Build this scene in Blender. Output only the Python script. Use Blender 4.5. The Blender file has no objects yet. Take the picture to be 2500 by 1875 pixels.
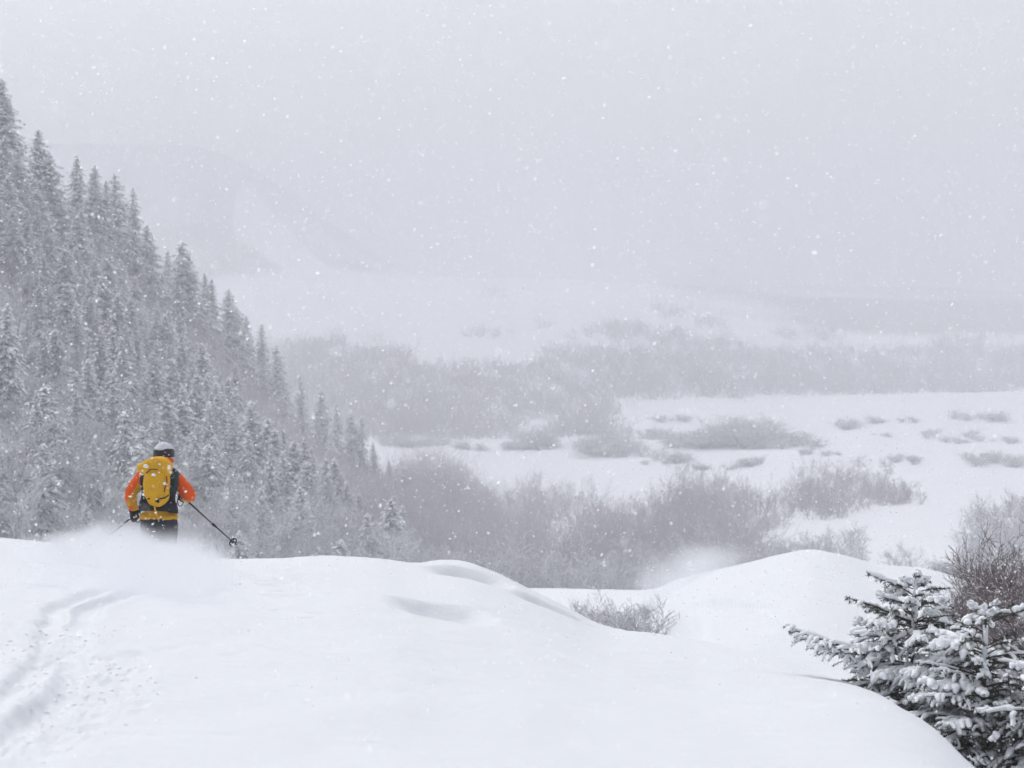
import bpy, bmesh, math, random, time
T0 = time.time()
import numpy as np
from mathutils import Vector, Matrix, noise as mnoise

rng = np.random.default_rng(7)
random.seed(7)
scene = bpy.context.scene
COL = scene.collection

# ---------------------------------------------------------------- camera, sky, sun, exposure
FPX = 4228.0          # focal length in pixels of the 2500 px wide frame
KF = 1.7               # the valley and its woods are laid out at this scale
CX, HY = 1250.0, 750.0  # frame centre column, row of the eye level
cam_data = bpy.data.cameras.new('camera')
cam = bpy.data.objects.new('camera', cam_data)
COL.objects.link(cam)
cam.location = (0, 0, 0)
cam.rotation_euler = (math.pi / 2, 0, 0)
cam_data.sensor_width = 36.0
cam_data.lens = 36.0 * FPX / 2500.0
cam_data.shift_y = -(937.5 - HY) / 2500.0
cam_data.clip_start = 0.1
cam_data.clip_end = 9000
cam_data.dof.use_dof = True
cam_data.dof.focus_distance = 19.5
cam_data.dof.aperture_fstop = 2.8
scene.camera = cam

SUN_EL, SUN_AZ = 54.0, -34.0     # degrees; azimuth from +Y towards +X (ahead, to the left)
world = bpy.data.worlds.new('World')
scene.world = world
world.use_nodes = True
wn, wl = world.node_tree.nodes, world.node_tree.links
wn.clear()
sky = wn.new('ShaderNodeTexSky')
sky.sky_type = 'NISHITA'
sky.sun_disc = False
sky.sun_elevation = math.radians(SUN_EL)
sky.sun_rotation = math.radians(SUN_AZ)
sky.dust_density = 4.0
hs = wn.new('ShaderNodeHueSaturation')
hs.inputs['Saturation'].default_value = 0.165
bgn = wn.new('ShaderNodeBackground')
bgn.inputs['Strength'].default_value = 0.15
wo = wn.new('ShaderNodeOutputWorld')
wl.new(sky.outputs[0], hs.inputs['Color'])
wl.new(hs.outputs[0], bgn.inputs['Color'])
wl.new(bgn.outputs[0], wo.inputs['Surface'])

sun_data = bpy.data.lights.new('sun', 'SUN')
sun_data.energy = 0.85
sun_data.angle = math.radians(28)
sun_data.color = (1.0, 0.97, 0.93)
sun = bpy.data.objects.new('sun', sun_data)
COL.objects.link(sun)
se, sa = math.radians(SUN_EL), math.radians(SUN_AZ)
sun_dir = Vector((math.cos(se) * math.sin(sa), math.cos(se) * math.cos(sa), math.sin(se)))
sun.rotation_euler = (-sun_dir).to_track_quat('-Z', 'Y').to_euler()

scene.view_settings.view_transform = 'Standard'
scene.view_settings.look = 'None'
scene.view_settings.gamma = 1.0
scene.view_settings.exposure = 0.24
scene.render.engine = 'CYCLES'
cy = scene.cycles
cy.max_bounces = 14
cy.diffuse_bounces = 4
cy.glossy_bounces = 1
cy.transmission_bounces = 2
cy.volume_bounces = 12
cy.transparent_max_bounces = 8
cy.volume_step_rate = 1.0
cy.volume_max_steps = 256
cy.use_denoising = True
cy.use_adaptive_sampling = True
cy.adaptive_threshold = 0.04
cy.sample_clamp_indirect = 4.0

# ---------------------------------------------------------------- materials
def mat_new(name):
    m = bpy.data.materials.new(name)
    m.use_nodes = True
    nt = m.node_tree
    b = nt.nodes['Principled BSDF']
    return m, nt, b

def simple_mat(name, col, rough=0.8, var=0.15, scale=8.0, spec=0.25, bump=0.0, bscale=60.0, bdist=0.003):
    m, nt, b = mat_new(name)
    n = nt.nodes.new('ShaderNodeTexNoise')
    n.inputs['Scale'].default_value = scale
    n.inputs['Detail'].default_value = 3
    tc = nt.nodes.new('ShaderNodeTexCoord')
    nt.links.new(tc.outputs['Object'], n.inputs['Vector'])
    mr = nt.nodes.new('ShaderNodeMix')
    mr.data_type = 'RGBA'
    mr.inputs['A'].default_value = (*[c * (1 - var) for c in col], 1)
    mr.inputs['B'].default_value = (*[min(1, c * (1 + var)) for c in col], 1)
    nt.links.new(n.outputs['Fac'], mr.inputs['Factor'])
    nt.links.new(mr.outputs['Result'], b.inputs['Base Color'])
    b.inputs['Roughness'].default_value = rough
    b.inputs['Specular IOR Level'].default_value = spec
    if bump:
        n2 = nt.nodes.new('ShaderNodeTexNoise')
        n2.inputs['Scale'].default_value = bscale
        n2.inputs['Detail'].default_value = 2
        nt.links.new(tc.outputs['Object'], n2.inputs['Vector'])
        bp = nt.nodes.new('ShaderNodeBump')
        bp.inputs['Strength'].default_value = bump
        bp.inputs['Distance'].default_value = bdist
        nt.links.new(n2.outputs['Fac'], bp.inputs['Height'])
        nt.links.new(bp.outputs['Normal'], b.inputs['Normal'])
    return m

SNOW_COL = (0.73, 0.755, 0.80)
M = {}
M['snow_load'] = simple_mat('snow_on_branches', (0.86, 0.885, 0.92), 0.6, 0.04, 20, 0.15)
def thin_snow(name, col):
    m, nt, b = mat_new(name)
    df = nt.nodes.new('ShaderNodeBsdfDiffuse'); tr = nt.nodes.new('ShaderNodeBsdfTranslucent'); mx = nt.nodes.new('ShaderNodeMixShader')
    for n in (df, tr): n.inputs['Color'].default_value = (*col, 1)
    mx.inputs[0].default_value = 0.6
    nt.links.new(df.outputs[0], mx.inputs[1]); nt.links.new(tr.outputs[0], mx.inputs[2])
    nt.links.new(mx.outputs[0], nt.nodes['Material Output'].inputs['Surface'])
    return m
M['flake'] = thin_snow('falling_flakes', (0.98, 0.985, 0.99))
M['crumb'] = simple_mat('snow_crumbs', (0.93, 0.945, 0.96), 0.7, 0.02, 20, 0.1)
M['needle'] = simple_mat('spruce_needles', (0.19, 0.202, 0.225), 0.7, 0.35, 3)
M['needle_near'] = simple_mat('fir_needles_near', (0.034, 0.045, 0.028), 0.6, 0.4, 12)
M['bark'] = simple_mat('dark_bark', (0.07, 0.06, 0.055), 0.9, 0.3, 12)
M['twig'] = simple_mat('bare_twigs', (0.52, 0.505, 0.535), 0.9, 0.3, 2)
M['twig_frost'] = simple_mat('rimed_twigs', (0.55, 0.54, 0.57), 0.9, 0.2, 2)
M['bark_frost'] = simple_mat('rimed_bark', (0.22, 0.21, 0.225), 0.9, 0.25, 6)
M['twig_brown'] = simple_mat('brown_twigs', (0.19, 0.148, 0.155), 0.9, 0.3, 2)

def ground_material():
    m, nt, b = mat_new('snow_cover')
    N, L = nt.nodes, nt.links
    tc = N.new('ShaderNodeTexCoord')
    at = N.new('ShaderNodeAttribute'); at.attribute_name = 'woods'
    n1 = N.new('ShaderNodeTexNoise'); n1.inputs['Scale'].default_value = 0.35; n1.inputs['Detail'].default_value = 6
    L.new(tc.outputs['Object'], n1.inputs['Vector'])
    # woods breakup: attribute plus noise through a soft threshold
    ad = N.new('ShaderNodeMath'); ad.operation = 'MULTIPLY_ADD'
    L.new(n1.outputs['Fac'], ad.inputs[0]); ad.inputs[1].default_value = 0.9
    sub = N.new('ShaderNodeMath'); sub.operation = 'SUBTRACT'
    L.new(at.outputs['Fac'], sub.inputs[0]); sub.inputs[1].default_value = 0.45
    L.new(sub.outputs[0], ad.inputs[2])
    rm = N.new('ShaderNodeMapRange'); rm.interpolation_type = 'SMOOTHSTEP'
    rm.inputs['From Min'].default_value = 0.30; rm.inputs['From Max'].default_value = 0.62
    L.new(ad.outputs[0], rm.inputs['Value'])
    n2 = N.new('ShaderNodeTexNoise'); n2.inputs['Scale'].default_value = 1.3; n2.inputs['Detail'].default_value = 4
    L.new(tc.outputs['Object'], n2.inputs['Vector'])
    sn = N.new('ShaderNodeMix'); sn.data_type = 'RGBA'
    sn.inputs['A'].default_value = (*[c * 0.985 for c in SNOW_COL], 1)
    sn.inputs['B'].default_value = (*[min(1, c * 1.015) for c in SNOW_COL], 1)
    L.new(n2.outputs['Fac'], sn.inputs['Factor'])
    mx = N.new('ShaderNodeMix'); mx.data_type = 'RGBA'
    L.new(rm.outputs[0], mx.inputs['Factor'])
    L.new(sn.outputs['Result'], mx.inputs['A'])
    mx.inputs['B'].default_value = (0.30, 0.30, 0.325, 1)
    L.new(mx.outputs['Result'], b.inputs['Base Color'])
    b.inputs['Roughness'].default_value = 0.65
    b.inputs['Specular IOR Level'].default_value = 0.12
    # grain and wind crust
    n3 = N.new('ShaderNodeTexNoise'); n3.inputs['Scale'].default_value = 38; n3.inputs['Detail'].default_value = 4
    mp = N.new('ShaderNodeMapping'); mp.inputs['Scale'].default_value = (0.45, 1.0, 1.0)
    L.new(tc.outputs['Object'], mp.inputs['Vector']); L.new(mp.outputs[0], n3.inputs['Vector'])
    n4 = N.new('ShaderNodeTexNoise'); n4.inputs['Scale'].default_value = 5; n4.inputs['Detail'].default_value = 4
    L.new(mp.outputs[0], n4.inputs['Vector'])
    b1 = N.new('ShaderNodeBump'); b1.inputs['Strength'].default_value = 0.4; b1.inputs['Distance'].default_value = 0.016
    L.new(n3.outputs['Fac'], b1.inputs['Height'])
    b2 = N.new('ShaderNodeBump'); b2.inputs['Strength'].default_value = 0.4; b2.inputs['Distance'].default_value = 0.055
    L.new(n4.outputs['Fac'], b2.inputs['Height']); L.new(b1.outputs['Normal'], b2.inputs['Normal'])
    L.new(b2.outputs['Normal'], b.inputs['Normal'])
    return m
M['ground'] = ground_material()

# ---------------------------------------------------------------- mesh helpers
def mesh_obj(name, verts, faces, mat, parent=None, smooth=False, loc=None):
    """verts (n,3); faces = list/array of tri or quad index rows, or a list of such arrays; ONE mesh object"""
    me = bpy.data.meshes.new(name)
    v = np.asarray(verts, dtype=np.float32).reshape(-1, 3)
    if isinstance(faces, np.ndarray):
        faces = [faces]
    groups = [np.asarray(f, dtype=np.int32) for f in faces if len(f)]
    tot = np.concatenate([np.full(len(g), g.shape[1], dtype=np.int32) for g in groups])
    idx = np.concatenate([g.ravel() for g in groups]).astype(np.int32)
    me.vertices.add(len(v)); me.vertices.foreach_set('co', v.ravel())
    me.loops.add(len(idx)); me.loops.foreach_set('vertex_index', idx)
    me.polygons.add(len(tot))
    st = np.zeros(len(tot), dtype=np.int32); st[1:] = np.cumsum(tot)[:-1]
    me.polygons.foreach_set('loop_start', st)
    me.polygons.foreach_set('loop_total', tot)
    me.update(calc_edges=True)
    if smooth:
        me.polygons.foreach_set('use_smooth', np.ones(len(tot), dtype=bool))
    if mat is not None:
        me.materials.append(mat)
    o = bpy.data.objects.new(name, me)
    COL.objects.link(o)
    if parent is not None:
        o.parent = parent
    if loc is not None:
        o.location = loc
    return o

def thing(name, label, cat, loc=(0, 0, 0), group=None, rz=0.0, scale=1.0):
    o = bpy.data.objects.new(name, None)
    o.empty_display_size = 0.2
    COL.objects.link(o)
    o.location = loc
    o.rotation_euler = (0, 0, rz)
    o.scale = (scale,) * 3 if np.isscalar(scale) else scale
    o['label'] = label; o['category'] = cat
    if group:
        o['group'] = group
    return o

def copy_tree(src, loc, rz, scale, label, group, tilt=(0, 0)):
    r = src.copy(); COL.objects.link(r)
    r.location = loc
    r.rotation_euler = (tilt[0], tilt[1], rz)
    r.scale = (scale,) * 3 if np.isscalar(scale) else scale
    r['label'] = label; r['group'] = group
    for ch in src.children:
        c = ch.copy(); COL.objects.link(c); c.parent = r
    return r

class Geo:
    def __init__(s):
        s.v, s.f3, s.f4, s.n = [], [], [], 0
    def add(s, v, f):
        v = np.asarray(v, dtype=float).reshape(-1, 3)
        f = np.asarray(f, dtype=int)
        (s.f3 if f.shape[1] == 3 else s.f4).append(f + s.n)
        s.v.append(v); s.n += len(v)
    def tube(s, pts, rad, sides=6, cap=True):
        pts = np.asarray(pts, dtype=float); k = len(pts)
        rad = np.broadcast_to(np.asarray(rad, dtype=float), (k,))
        tan = np.gradient(pts, axis=0)
        tan /= np.linalg.norm(tan, axis=1, keepdims=True) + 1e-9
        ref = np.array([0, 0, 1.0]) if abs(tan[0][2]) < 0.9 else np.array([1.0, 0, 0])
        a = np.cross(tan, ref); a /= np.linalg.norm(a, axis=1, keepdims=True) + 1e-9
        b = np.cross(tan, a)
        th = np.linspace(0, 2 * np.pi, sides, endpoint=False)
        v = pts[:, None, :] + rad[:, None, None] * (a[:, None, :] * np.cos(th)[None, :, None] + b[:, None, :] * np.sin(th)[None, :, None])
        v = v.reshape(-1, 3)
        i = np.arange(k - 1)[:, None] * sides; j = np.arange(sides)[None, :]; j2 = (j + 1) % sides
        f = np.stack([i + j, i + j2, i + sides + j2, i + sides + j], -1).reshape(-1, 4)
        s.add(v, f)
        if cap:
            base = s.n - len(v)
            for ring, flip in ((0, True), (k - 1, False)):
                c = pts[ring][None, :]
                ids = base + ring * sides + np.arange(sides)
                s.v.append(c); ci = s.n; s.n += 1
                nxt = np.roll(ids, -1)
                f = np.stack([ids if flip else nxt, nxt if flip else ids, np.full(sides, ci)], -1)
                s.f3.append(f)
    def ball(s, c, r, seg=10, rings=6):
        th = np.linspace(0, np.pi, rings + 1)[1:-1]; ph = np.linspace(0, 2 * np.pi, seg, endpoint=False)
        r = np.broadcast_to(np.asarray(r, float), (3,))
        v = [np.array([0, 0, 1.0])]
        for t in th:
            for p in ph:
                v.append(np.array([math.sin(t) * math.cos(p), math.sin(t) * math.sin(p), math.cos(t)]))
        v.append(np.array([0, 0, -1.0]))
        v = np.array(v) * r + np.asarray(c, float)
        f3, f4 = [], []
        for j in range(seg):
            f3.append((0, 1 + j, 1 + (j + 1) % seg))
        for i in range(len(th) - 1):
            a = 1 + i * seg
            for j in range(seg):
                f4.append((a + j, a + seg + j, a + seg + (j + 1) % seg, a + (j + 1) % seg))
        e = len(v) - 1; a = 1 + (len(th) - 1) * seg
        for j in range(seg):
            f3.append((a + j, e, a + (j + 1) % seg))
        n0 = s.n
        s.v.append(v); s.n += len(v)
        s.f3.append(np.array(f3) + n0)
        if f4: s.f4.append(np.array(f4) + n0)
    def build(s, name, mat, parent=None, smooth=False, loc=None):
        v = np.concatenate(s.v)
        fs = []
        if s.f3: fs.append(np.concatenate(s.f3))
        if s.f4: fs.append(np.concatenate(s.f4))
        return mesh_obj(name, v, fs, mat, parent, smooth, loc)

def prisms(p0, p1, r0, r1):
    """many three-sided tapered sticks at once"""
    p0 = np.asarray(p0, float); p1 = np.asarray(p1, float)
    t = p1 - p0; t /= np.linalg.norm(t, axis=1, keepdims=True) + 1e-9
    ref = np.where(np.abs(t[:, 2:3]) < 0.9, np.array([[0, 0, 1.0]]), np.array([[1.0, 0, 0]]))
    a = np.cross(t, ref); a /= np.linalg.norm(a, axis=1, keepdims=True) + 1e-9
    b = np.cross(t, a)
    n = len(p0)
    th = np.array([0.5, 0.5 + 2.0944, 0.5 + 4.18879])
    ring = a[:, None, :] * np.cos(th)[None, :, None] + b[:, None, :] * np.sin(th)[None, :, None]
    v = np.concatenate([p0[:, None, :] + ring * np.asarray(r0)[:, None, None], p1[:, None, :] + ring * np.asarray(r1)[:, None, None]], axis=1)
    base = (np.arange(n) * 6)[:, None]
    f = np.concatenate([base + np.array([[0, 1, 4, 3]]), base + np.array([[1, 2, 5, 4]]), base + np.array([[2, 0, 3, 5]])], axis=0)
    return v.reshape(-1, 3), f

# ---------------------------------------------------------------- terrain
def curve(xs, ys):
    """smooth (monotone cubic) interpolation through control points, flat outside"""
    xs = np.asarray(xs, float); ys = np.asarray(ys, float)
    h = np.diff(xs); dl = np.diff(ys) / h
    m = np.zeros_like(xs)
    for i in range(1, len(xs) - 1):
        if dl[i - 1] * dl[i] > 0:
            w1 = 2 * h[i] + h[i - 1]; w2 = h[i] + 2 * h[i - 1]
            m[i] = (w1 + w2) / (w1 / dl[i - 1] + w2 / dl[i])
    def f(x):
        x = np.clip(np.asarray(x, float), xs[0], xs[-1])
        k = np.clip(np.searchsorted(xs, x) - 1, 0, len(xs) - 2)
        t = (x - xs[k]) / h[k]
        return ((2 * t**3 - 3 * t**2 + 1) * ys[k] + (t**3 - 2 * t**2 + t) * h[k] * m[k]
                + (-2 * t**3 + 3 * t**2) * ys[k + 1] + (t**3 - t**2) * h[k] * m[k + 1])
    return f

def ss(x, a, b):
    t = np.clip((x - a) / (b - a), 0, 1)
    return t * t * (3 - 2 * t)

def smax(a, b, k):
    h = np.clip(0.5 + 0.5 * (a - b) / k, 0, 1)
    return b + (a - b) * h + k * h * (1 - h)

def vnoise(x, y, seed=0):
    """value noise, vectorised"""
    xi = np.floor(x).astype(np.int64); yi = np.floor(y).astype(np.int64)
    fx = x - xi; fy = y - yi
    fx = fx * fx * (3 - 2 * fx); fy = fy * fy * (3 - 2 * fy)
    def hsh(a, b):
        n = (a * 374761393 + b * 668265263 + seed * 982451653) & 0xffffffff
        n = ((n ^ (n >> 13)) * 1274126177) & 0xffffffff
        return ((n ^ (n >> 16)) & 0xffff) / 65535.0
    return (hsh(xi, yi) * (1 - fx) + hsh(xi + 1, yi) * fx) * (1 - fy) + (hsh(xi, yi + 1) * (1 - fx) + hsh(xi + 1, yi + 1) * fx) * fy

def fbm(x, y, oct=4, seed=0):
    s = 0; a = 0.5
    for i in range(oct):
        s = s + a * (vnoise(x, y, seed + i * 17) - 0.5)
        x = x * 2.03 + 11.7; y = y * 2.03 + 5.3; a *= 0.5
    return s

# near crest
pcA = curve([-6000, -1200, 0, 200, 400, 497, 633, 791, 904, 1028, 1085, 1153, 1220, 1277, 1333, 1401, 1463, 1571, 1700, 1966, 2124, 2260, 2384, 2600, 3200, 5000],
            [1200, 1262, 1313, 1332, 1350, 1362, 1365, 1357, 1359, 1375, 1366, 1373, 1401, 1431, 1458, 1492, 1528, 1541, 1562, 1630, 1684, 1763, 1875, 2060, 2400, 2650])
dcA = curve([-6000, -1200, 0, 900, 1028, 1085, 1463, 1571, 1700, 1966, 2124, 2384, 2600, 3200, 5000],
            [24, 26, 28, 31, 32, 35, 31, 28, 25, 17.5, 14.5, 10.5, 9, 7.5, 6.8])
# right-hand hump and the strip left of it
pcB = curve([-3000, 900, 1333, 1560, 1600, 1640, 1700, 1830, 1920, 1978, 2050, 2147, 2260, 2400, 2500, 3200, 6000],
            [1560, 1460, 1436, 1440, 1436, 1420, 1402, 1372, 1350, 1342, 1352, 1376, 1388, 1430, 1450, 1500, 1500])
pnB = curve([-3000, 1250, 1480, 1600, 1740, 1966, 3000], [3000, 2800, 2600, 2000, 1640, 1620, 1660])
# forested spur on the left
drD = curve([-8000, -600, 0, 500, 900, 1100], [80, 115, 150, 200, 250, 260])
prD = curve([-8000, -1500, -600, 0, 96, 186, 286, 364, 443, 562, 678, 780, 861, 960, 1060, 1300],
            [-900, -500, -60, 425, 520, 590, 640, 740, 790, 905, 1015, 1105, 1165, 1245, 1320, 1500])
zvL = curve([20, 40, 70, 100, 150, 220, 300, 345, 450, 520, 560, 600, 900, 1600], [-12, -14, -16.5, -19, -23, -26.0, -26.3, -25.8, -10.5, 4, 7, 9, 8, 0])
zvR = curve([20, 40, 70, 100, 150, 220, 300, 430, 500, 560, 600, 900, 1600], [-8, -9.5, -11.8, -14, -17.8, -21, -22.6, -21.3, -13, -2, 4, 8, 0])

# ski track: centre lines in world x, y (filled in below), small pits and lumps
TRACKS, PITS = [], []

GD0 = np.array([0, 330, 420, 520, 700, 1600.0]); GD = np.array([0, 330 * KF, 740, 960, 1900, 4400.0])
def far_d(d0):      # layout distance -> metres: the far side of the valley lies farther out
    return np.interp(d0, GD0, GD)
def layout_d(d):
    return np.interp(d, GD, GD0)

def smoothed(f, width, lo=-6000, hi=6000):
    g = np.arange(lo, hi, 20.0); m = int(3 * width / 20)
    k = np.exp(-0.5 * (np.arange(-m, m + 1) * 20.0 / width) ** 2); k /= k.sum()
    y = f(g)
    y = np.convolve(np.concatenate([np.full(m, y[0]), y, np.full(m, y[-1])]), k, 'valid')
    return lambda u: np.interp(u, g, y)
pcA_soft, dcA_soft = smoothed(pcA, 330), smoothed(dcA, 330)      # the slope at one's feet does not follow every dent of the crest
pcA_mid, dcA_fine = smoothed(pcA, 28), smoothed(dcA, 60)

def base_z(u, d):
    u = np.asarray(u, float); d = np.asarray(d, float)
    # A: near slope
    dc = dcA_fine(u)
    w_ = ss(d / dc, 0.25, 0.92)
    pc = pcA_soft(u) * (1 - w_) + pcA_mid(u) * w_
    pn = np.maximum(2230.0, pc + 160)
    de = np.maximum(d, 5.0)
    q = np.clip((1 / de - 1 / dc) / (1 / 5.0 - 1 / dc), 0, None)
    zf = -(pc + (pn - pc) * q**1.25 - HY) / FPX * de + (de - d) * 0.10
    sl = (pc - HY) / FPX
    dd = np.maximum(d - dc, 0)
    zb = -sl * dc - sl * dd - 0.06 * dd**2
    A = np.where(d <= dc, zf, np.maximum(zb, -60))
    # B: hump on the right
    pb, db = pcB(u), 54.0 + 5 * ss(u, 1560, 1200)
    q = np.clip((1 / d - 1 / db) / (1 / 26.0 - 1 / db), 0, 8)
    zf = -(pb + (pnB(u) - pb) * q**1.3 - HY) / FPX * d
    sl = (pb - HY) / FPX
    dd = np.maximum(d - db, 0)
    zb = -sl * db - sl * dd - 0.012 * dd**2
    B = np.where(d <= db, zf, np.maximum(zb, -60))
    # valley floor and the far slopes
    w = ss(u, 1150, 2300)
    d_near = d
    d = layout_d(d)
    C = zvL(d) * (1 - w) + zvR(d) * w
    x = (u - CX) / FPX * d
    C = C + fbm(x / 30, d / 30, 3, 5) * np.clip((d - 60) / 60, 0, 1) * 2.2 + fbm(x / 160, d / 160, 3, 9) * np.clip((d - 520) / 150, 0, 1) * 12
    C = C + 62 * ss(d, 525, 780) * (1 - ss(d, 800, 1200)) * (1 - ss(u, 430, 1150)) * ss(u, -2500, -600)
    # D: forested spur
    dr = drD(u); zr = -(prD(u) - HY) / FPX * dr
    t = np.clip((d - 65) / (dr - 65), 0, None)
    zD = -12.5 + (zr + 12.5) * t - 0.8 * np.sin(np.clip(t, 0, 1) * np.pi)
    zDb = zr - 0.42 * (d - dr)
    Dz = np.where(t <= 1, zD, zDb) + fbm(x / 14, d / 14, 3, 3) * 1.6
    Dz = np.where(d < 60, -80, Dz)
    far = smax(C, Dz, 2.0) * (d_near / d)
    d = d_near
    near = smax(A, B, 0.35)
    return smax(near, far - 6 * (1 - ss(d, 30, 60)), 0.8)

def pix_to_ground(px, py, dmin=4.0, dmax=60.0):
    """first ground point met by the ray through a pixel of the 2500 x 1875 photograph"""
    ds = np.linspace(dmin, dmax, 700)
    z = base_z(np.full_like(ds, px), ds)
    ray = -(py - HY) / FPX * ds
    hit = np.nonzero(z >= ray)[0]
    d = ds[hit[0]] if len(hit) else dmax
    return (px - CX) / FPX * d, d

def disp(x, y):     # rows read off the 2212 px wide view
    return x * 2500 / 2212, y * 2500 / 2212

for line in ([(-60, 1560), (40, 1490), (85, 1440), (103, 1395), (105, 1350), (125, 1315), (180, 1290), (260, 1272), (320, 1262)],
             [(-60, 1650), (20, 1580), (90, 1535), (140, 1490), (152, 1440), (150, 1390), (160, 1345), (200, 1312), (270, 1288), (345, 1268)]):
    TRACKS.append(np.array([pix_to_ground(*disp(*p)) for p in line]))
chunk_zone = np.array([pix_to_ground(*disp(*p)) for p in [(-40, 1630), (20, 1590), (80, 1560), (130, 1530), (170, 1500), (205, 1480), (215, 1455), (160, 1440), (120, 1400), (115, 1365)]])
for (x, y, r, h) in [(600, 1262, .16, -.05), (615, 1272, .14, -.05), (630, 1285, .22, -.07), (585, 1255, .12, -.04), (640, 1262, .1, -.03), (575, 1245, .12, -.035),
                     (505, 1232, .1, -.04), (520, 1237, .1, -.035), (535, 1222, .1, -.04), (548, 1226, .08, -.03), (560, 1243, .1, -.03), (480, 1262, .14, -.04), (500, 1272, .12, -.03),
                     (700, 1265, .1, -.03), (730, 1282, .12, -.035), (745, 1270, .08, -.03), (455, 1270, .14, -.04), (440, 1385, .12, -.03), (430, 1390, .1, .03), (360, 1398, .1, -.025),
                     (280, 1410, .1, -.03), (265, 1405, .09, .03), (500, 1412, .07, -.025), (188, 1572, .06, -.03), (310, 1530, .035, -.02), (285, 1543, .03, -.02), (300, 1535, .03, -.02),
                     (665, 1335, .08, -.03), (690, 1325, .08, -.03), (240, 1415, .08, -.025)]:
    gx, gy = pix_to_ground(*disp(x, y))
    PITS.append((gx, gy, r, h))
# wind drifts: steep towards the viewer
DRIFTS = [((925, 1222), (1105, 1262), 0.30, 1.2), ((850, 1286), (1060, 1324), 0.20, 0.9), ((1500, 1305), (1690, 1306), 0.20, 1.0), ((1110, 1270), (1290, 1352), 0.22, 0.9)]
DR = []
for a, b, h, w in DRIFTS:
    DR.append((np.array(pix_to_ground(*disp(*a))), np.array(pix_to_ground(*disp(*b))), h, w))

def seg_dist(x, y, path):
    best = np.full(np.shape(x), 1e9)
    for (x0, y0), (x1, y1) in zip(path[:-1], path[1:]):
        dx, dy = x1 - x0, y1 - y0
        t = np.clip(((x - x0) * dx + (y - y0) * dy) / (dx * dx + dy * dy), 0, 1)
        best = np.minimum(best, np.hypot(x - x0 - t * dx, y - y0 - t * dy))
    return best

def ground_z(u, d):
    u = np.asarray(u, float); d = np.asarray(d, float)
    z = base_z(u, d)
    x = (u - CX) / FPX * d
    nearw = 1 - ss(d, 40, 70)
    wob = fbm(x * 0.55 + 3, d * 0.35, 3, 21) * 0.10 + fbm(x * 2.2, d * 1.3, 4, 31) * 0.04
    z = z + wob * nearw * ss(d, 2, 6)
    rip = fbm(x * 1.2 + d * 0.5, d * 4.2 - x * 1.1, 3, 83)
    z = z + np.abs(rip) * 0.05 * ss(fbm(x * 0.35, d * 0.25, 2, 85), -0.05, 0.2) * nearw * ss(d, 3, 7)
    wx = x + fbm(x * 3, d * 3, 3, 41) * 0.10; wy = d + fbm(x * 3, d * 3, 3, 43) * 0.14
    for k, tr in enumerate(TRACKS):
        r = seg_dist(wx, wy, tr)
        z = z - 0.045 * np.exp(-(r / 0.075) ** 4) + 0.010 * np.exp(-((r - 0.15) / 0.06) ** 2)
    r = seg_dist(x, d, chunk_zone)
    cz = np.exp(-(r / 0.32) ** 2)
    lump = np.abs(fbm(x * 6, d * 3.2, 2, 51)) * 2 - 0.3
    fine = np.abs(fbm(x * 16, d * 7, 3, 57)) * 2 - 0.3
    z = z + cz * (lump * 0.03 + fine * 0.04) - cz * 0.015
    for gx, gy, rr, h in PITS:
        q = ((wx - gx) / rr) ** 2 + ((wy - gy) / (rr * 1.6)) ** 2
        z = z + h * np.exp(-q * q) * 0.6
    for a, b, h, w in DR:
        ua, ub = a[0] / a[1] * FPX + CX, b[0] / b[1] * FPX + CX
        t = (u - ua) / (ub - ua)
        s = d - (a[1] + (b[1] - a[1]) * np.clip(t, -0.2, 1.2))       # + is away from the viewer
        s = s - 0.5 * np.sin(np.clip(t, 0, 1) * np.pi) * w * 0.5
        prof = -(1 - ss(s, -0.4 * w, 0)) * np.exp(-(s / (2.0 * w)) ** 2)
        z = z + h * prof * ss(t, -0.15, 0.35) * (1 - ss(t, 0.65, 1.15))
    return z

def woods_mask(u, d):
    """how wooded the far slopes are: only beyond the valley, where trees cannot be told apart"""
    u = np.asarray(u, float); d = np.asarray(d, float)
    py = HY - base_z(u, d) / d * FPX
    x = (u - CX) / FPX * d
    x = x / d; d = layout_d(d); x = x * d
    w = ss(d, 500, 540) * (0.62 + 0.9 * fbm(x / 60, d / 60, 3, 77))
    # open snow run on the hill left of centre
    t = np.clip((u - 600) / 200, 0, 1)
    yc = 525 + t * 165
    run = 1.4 * np.exp(-((py - yc) / (56 - 30 * t)) ** 4) * ss(u, 560, 620) * (1 - ss(u, 790, 830))
    low = np.exp(-((py - 760) / 80) ** 4) * ss(u, 480, 560) * (1 - ss(u, 1450, 1700))
    return np.clip(w - run * 1.2 - low * 0.9, 0, 1)

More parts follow.
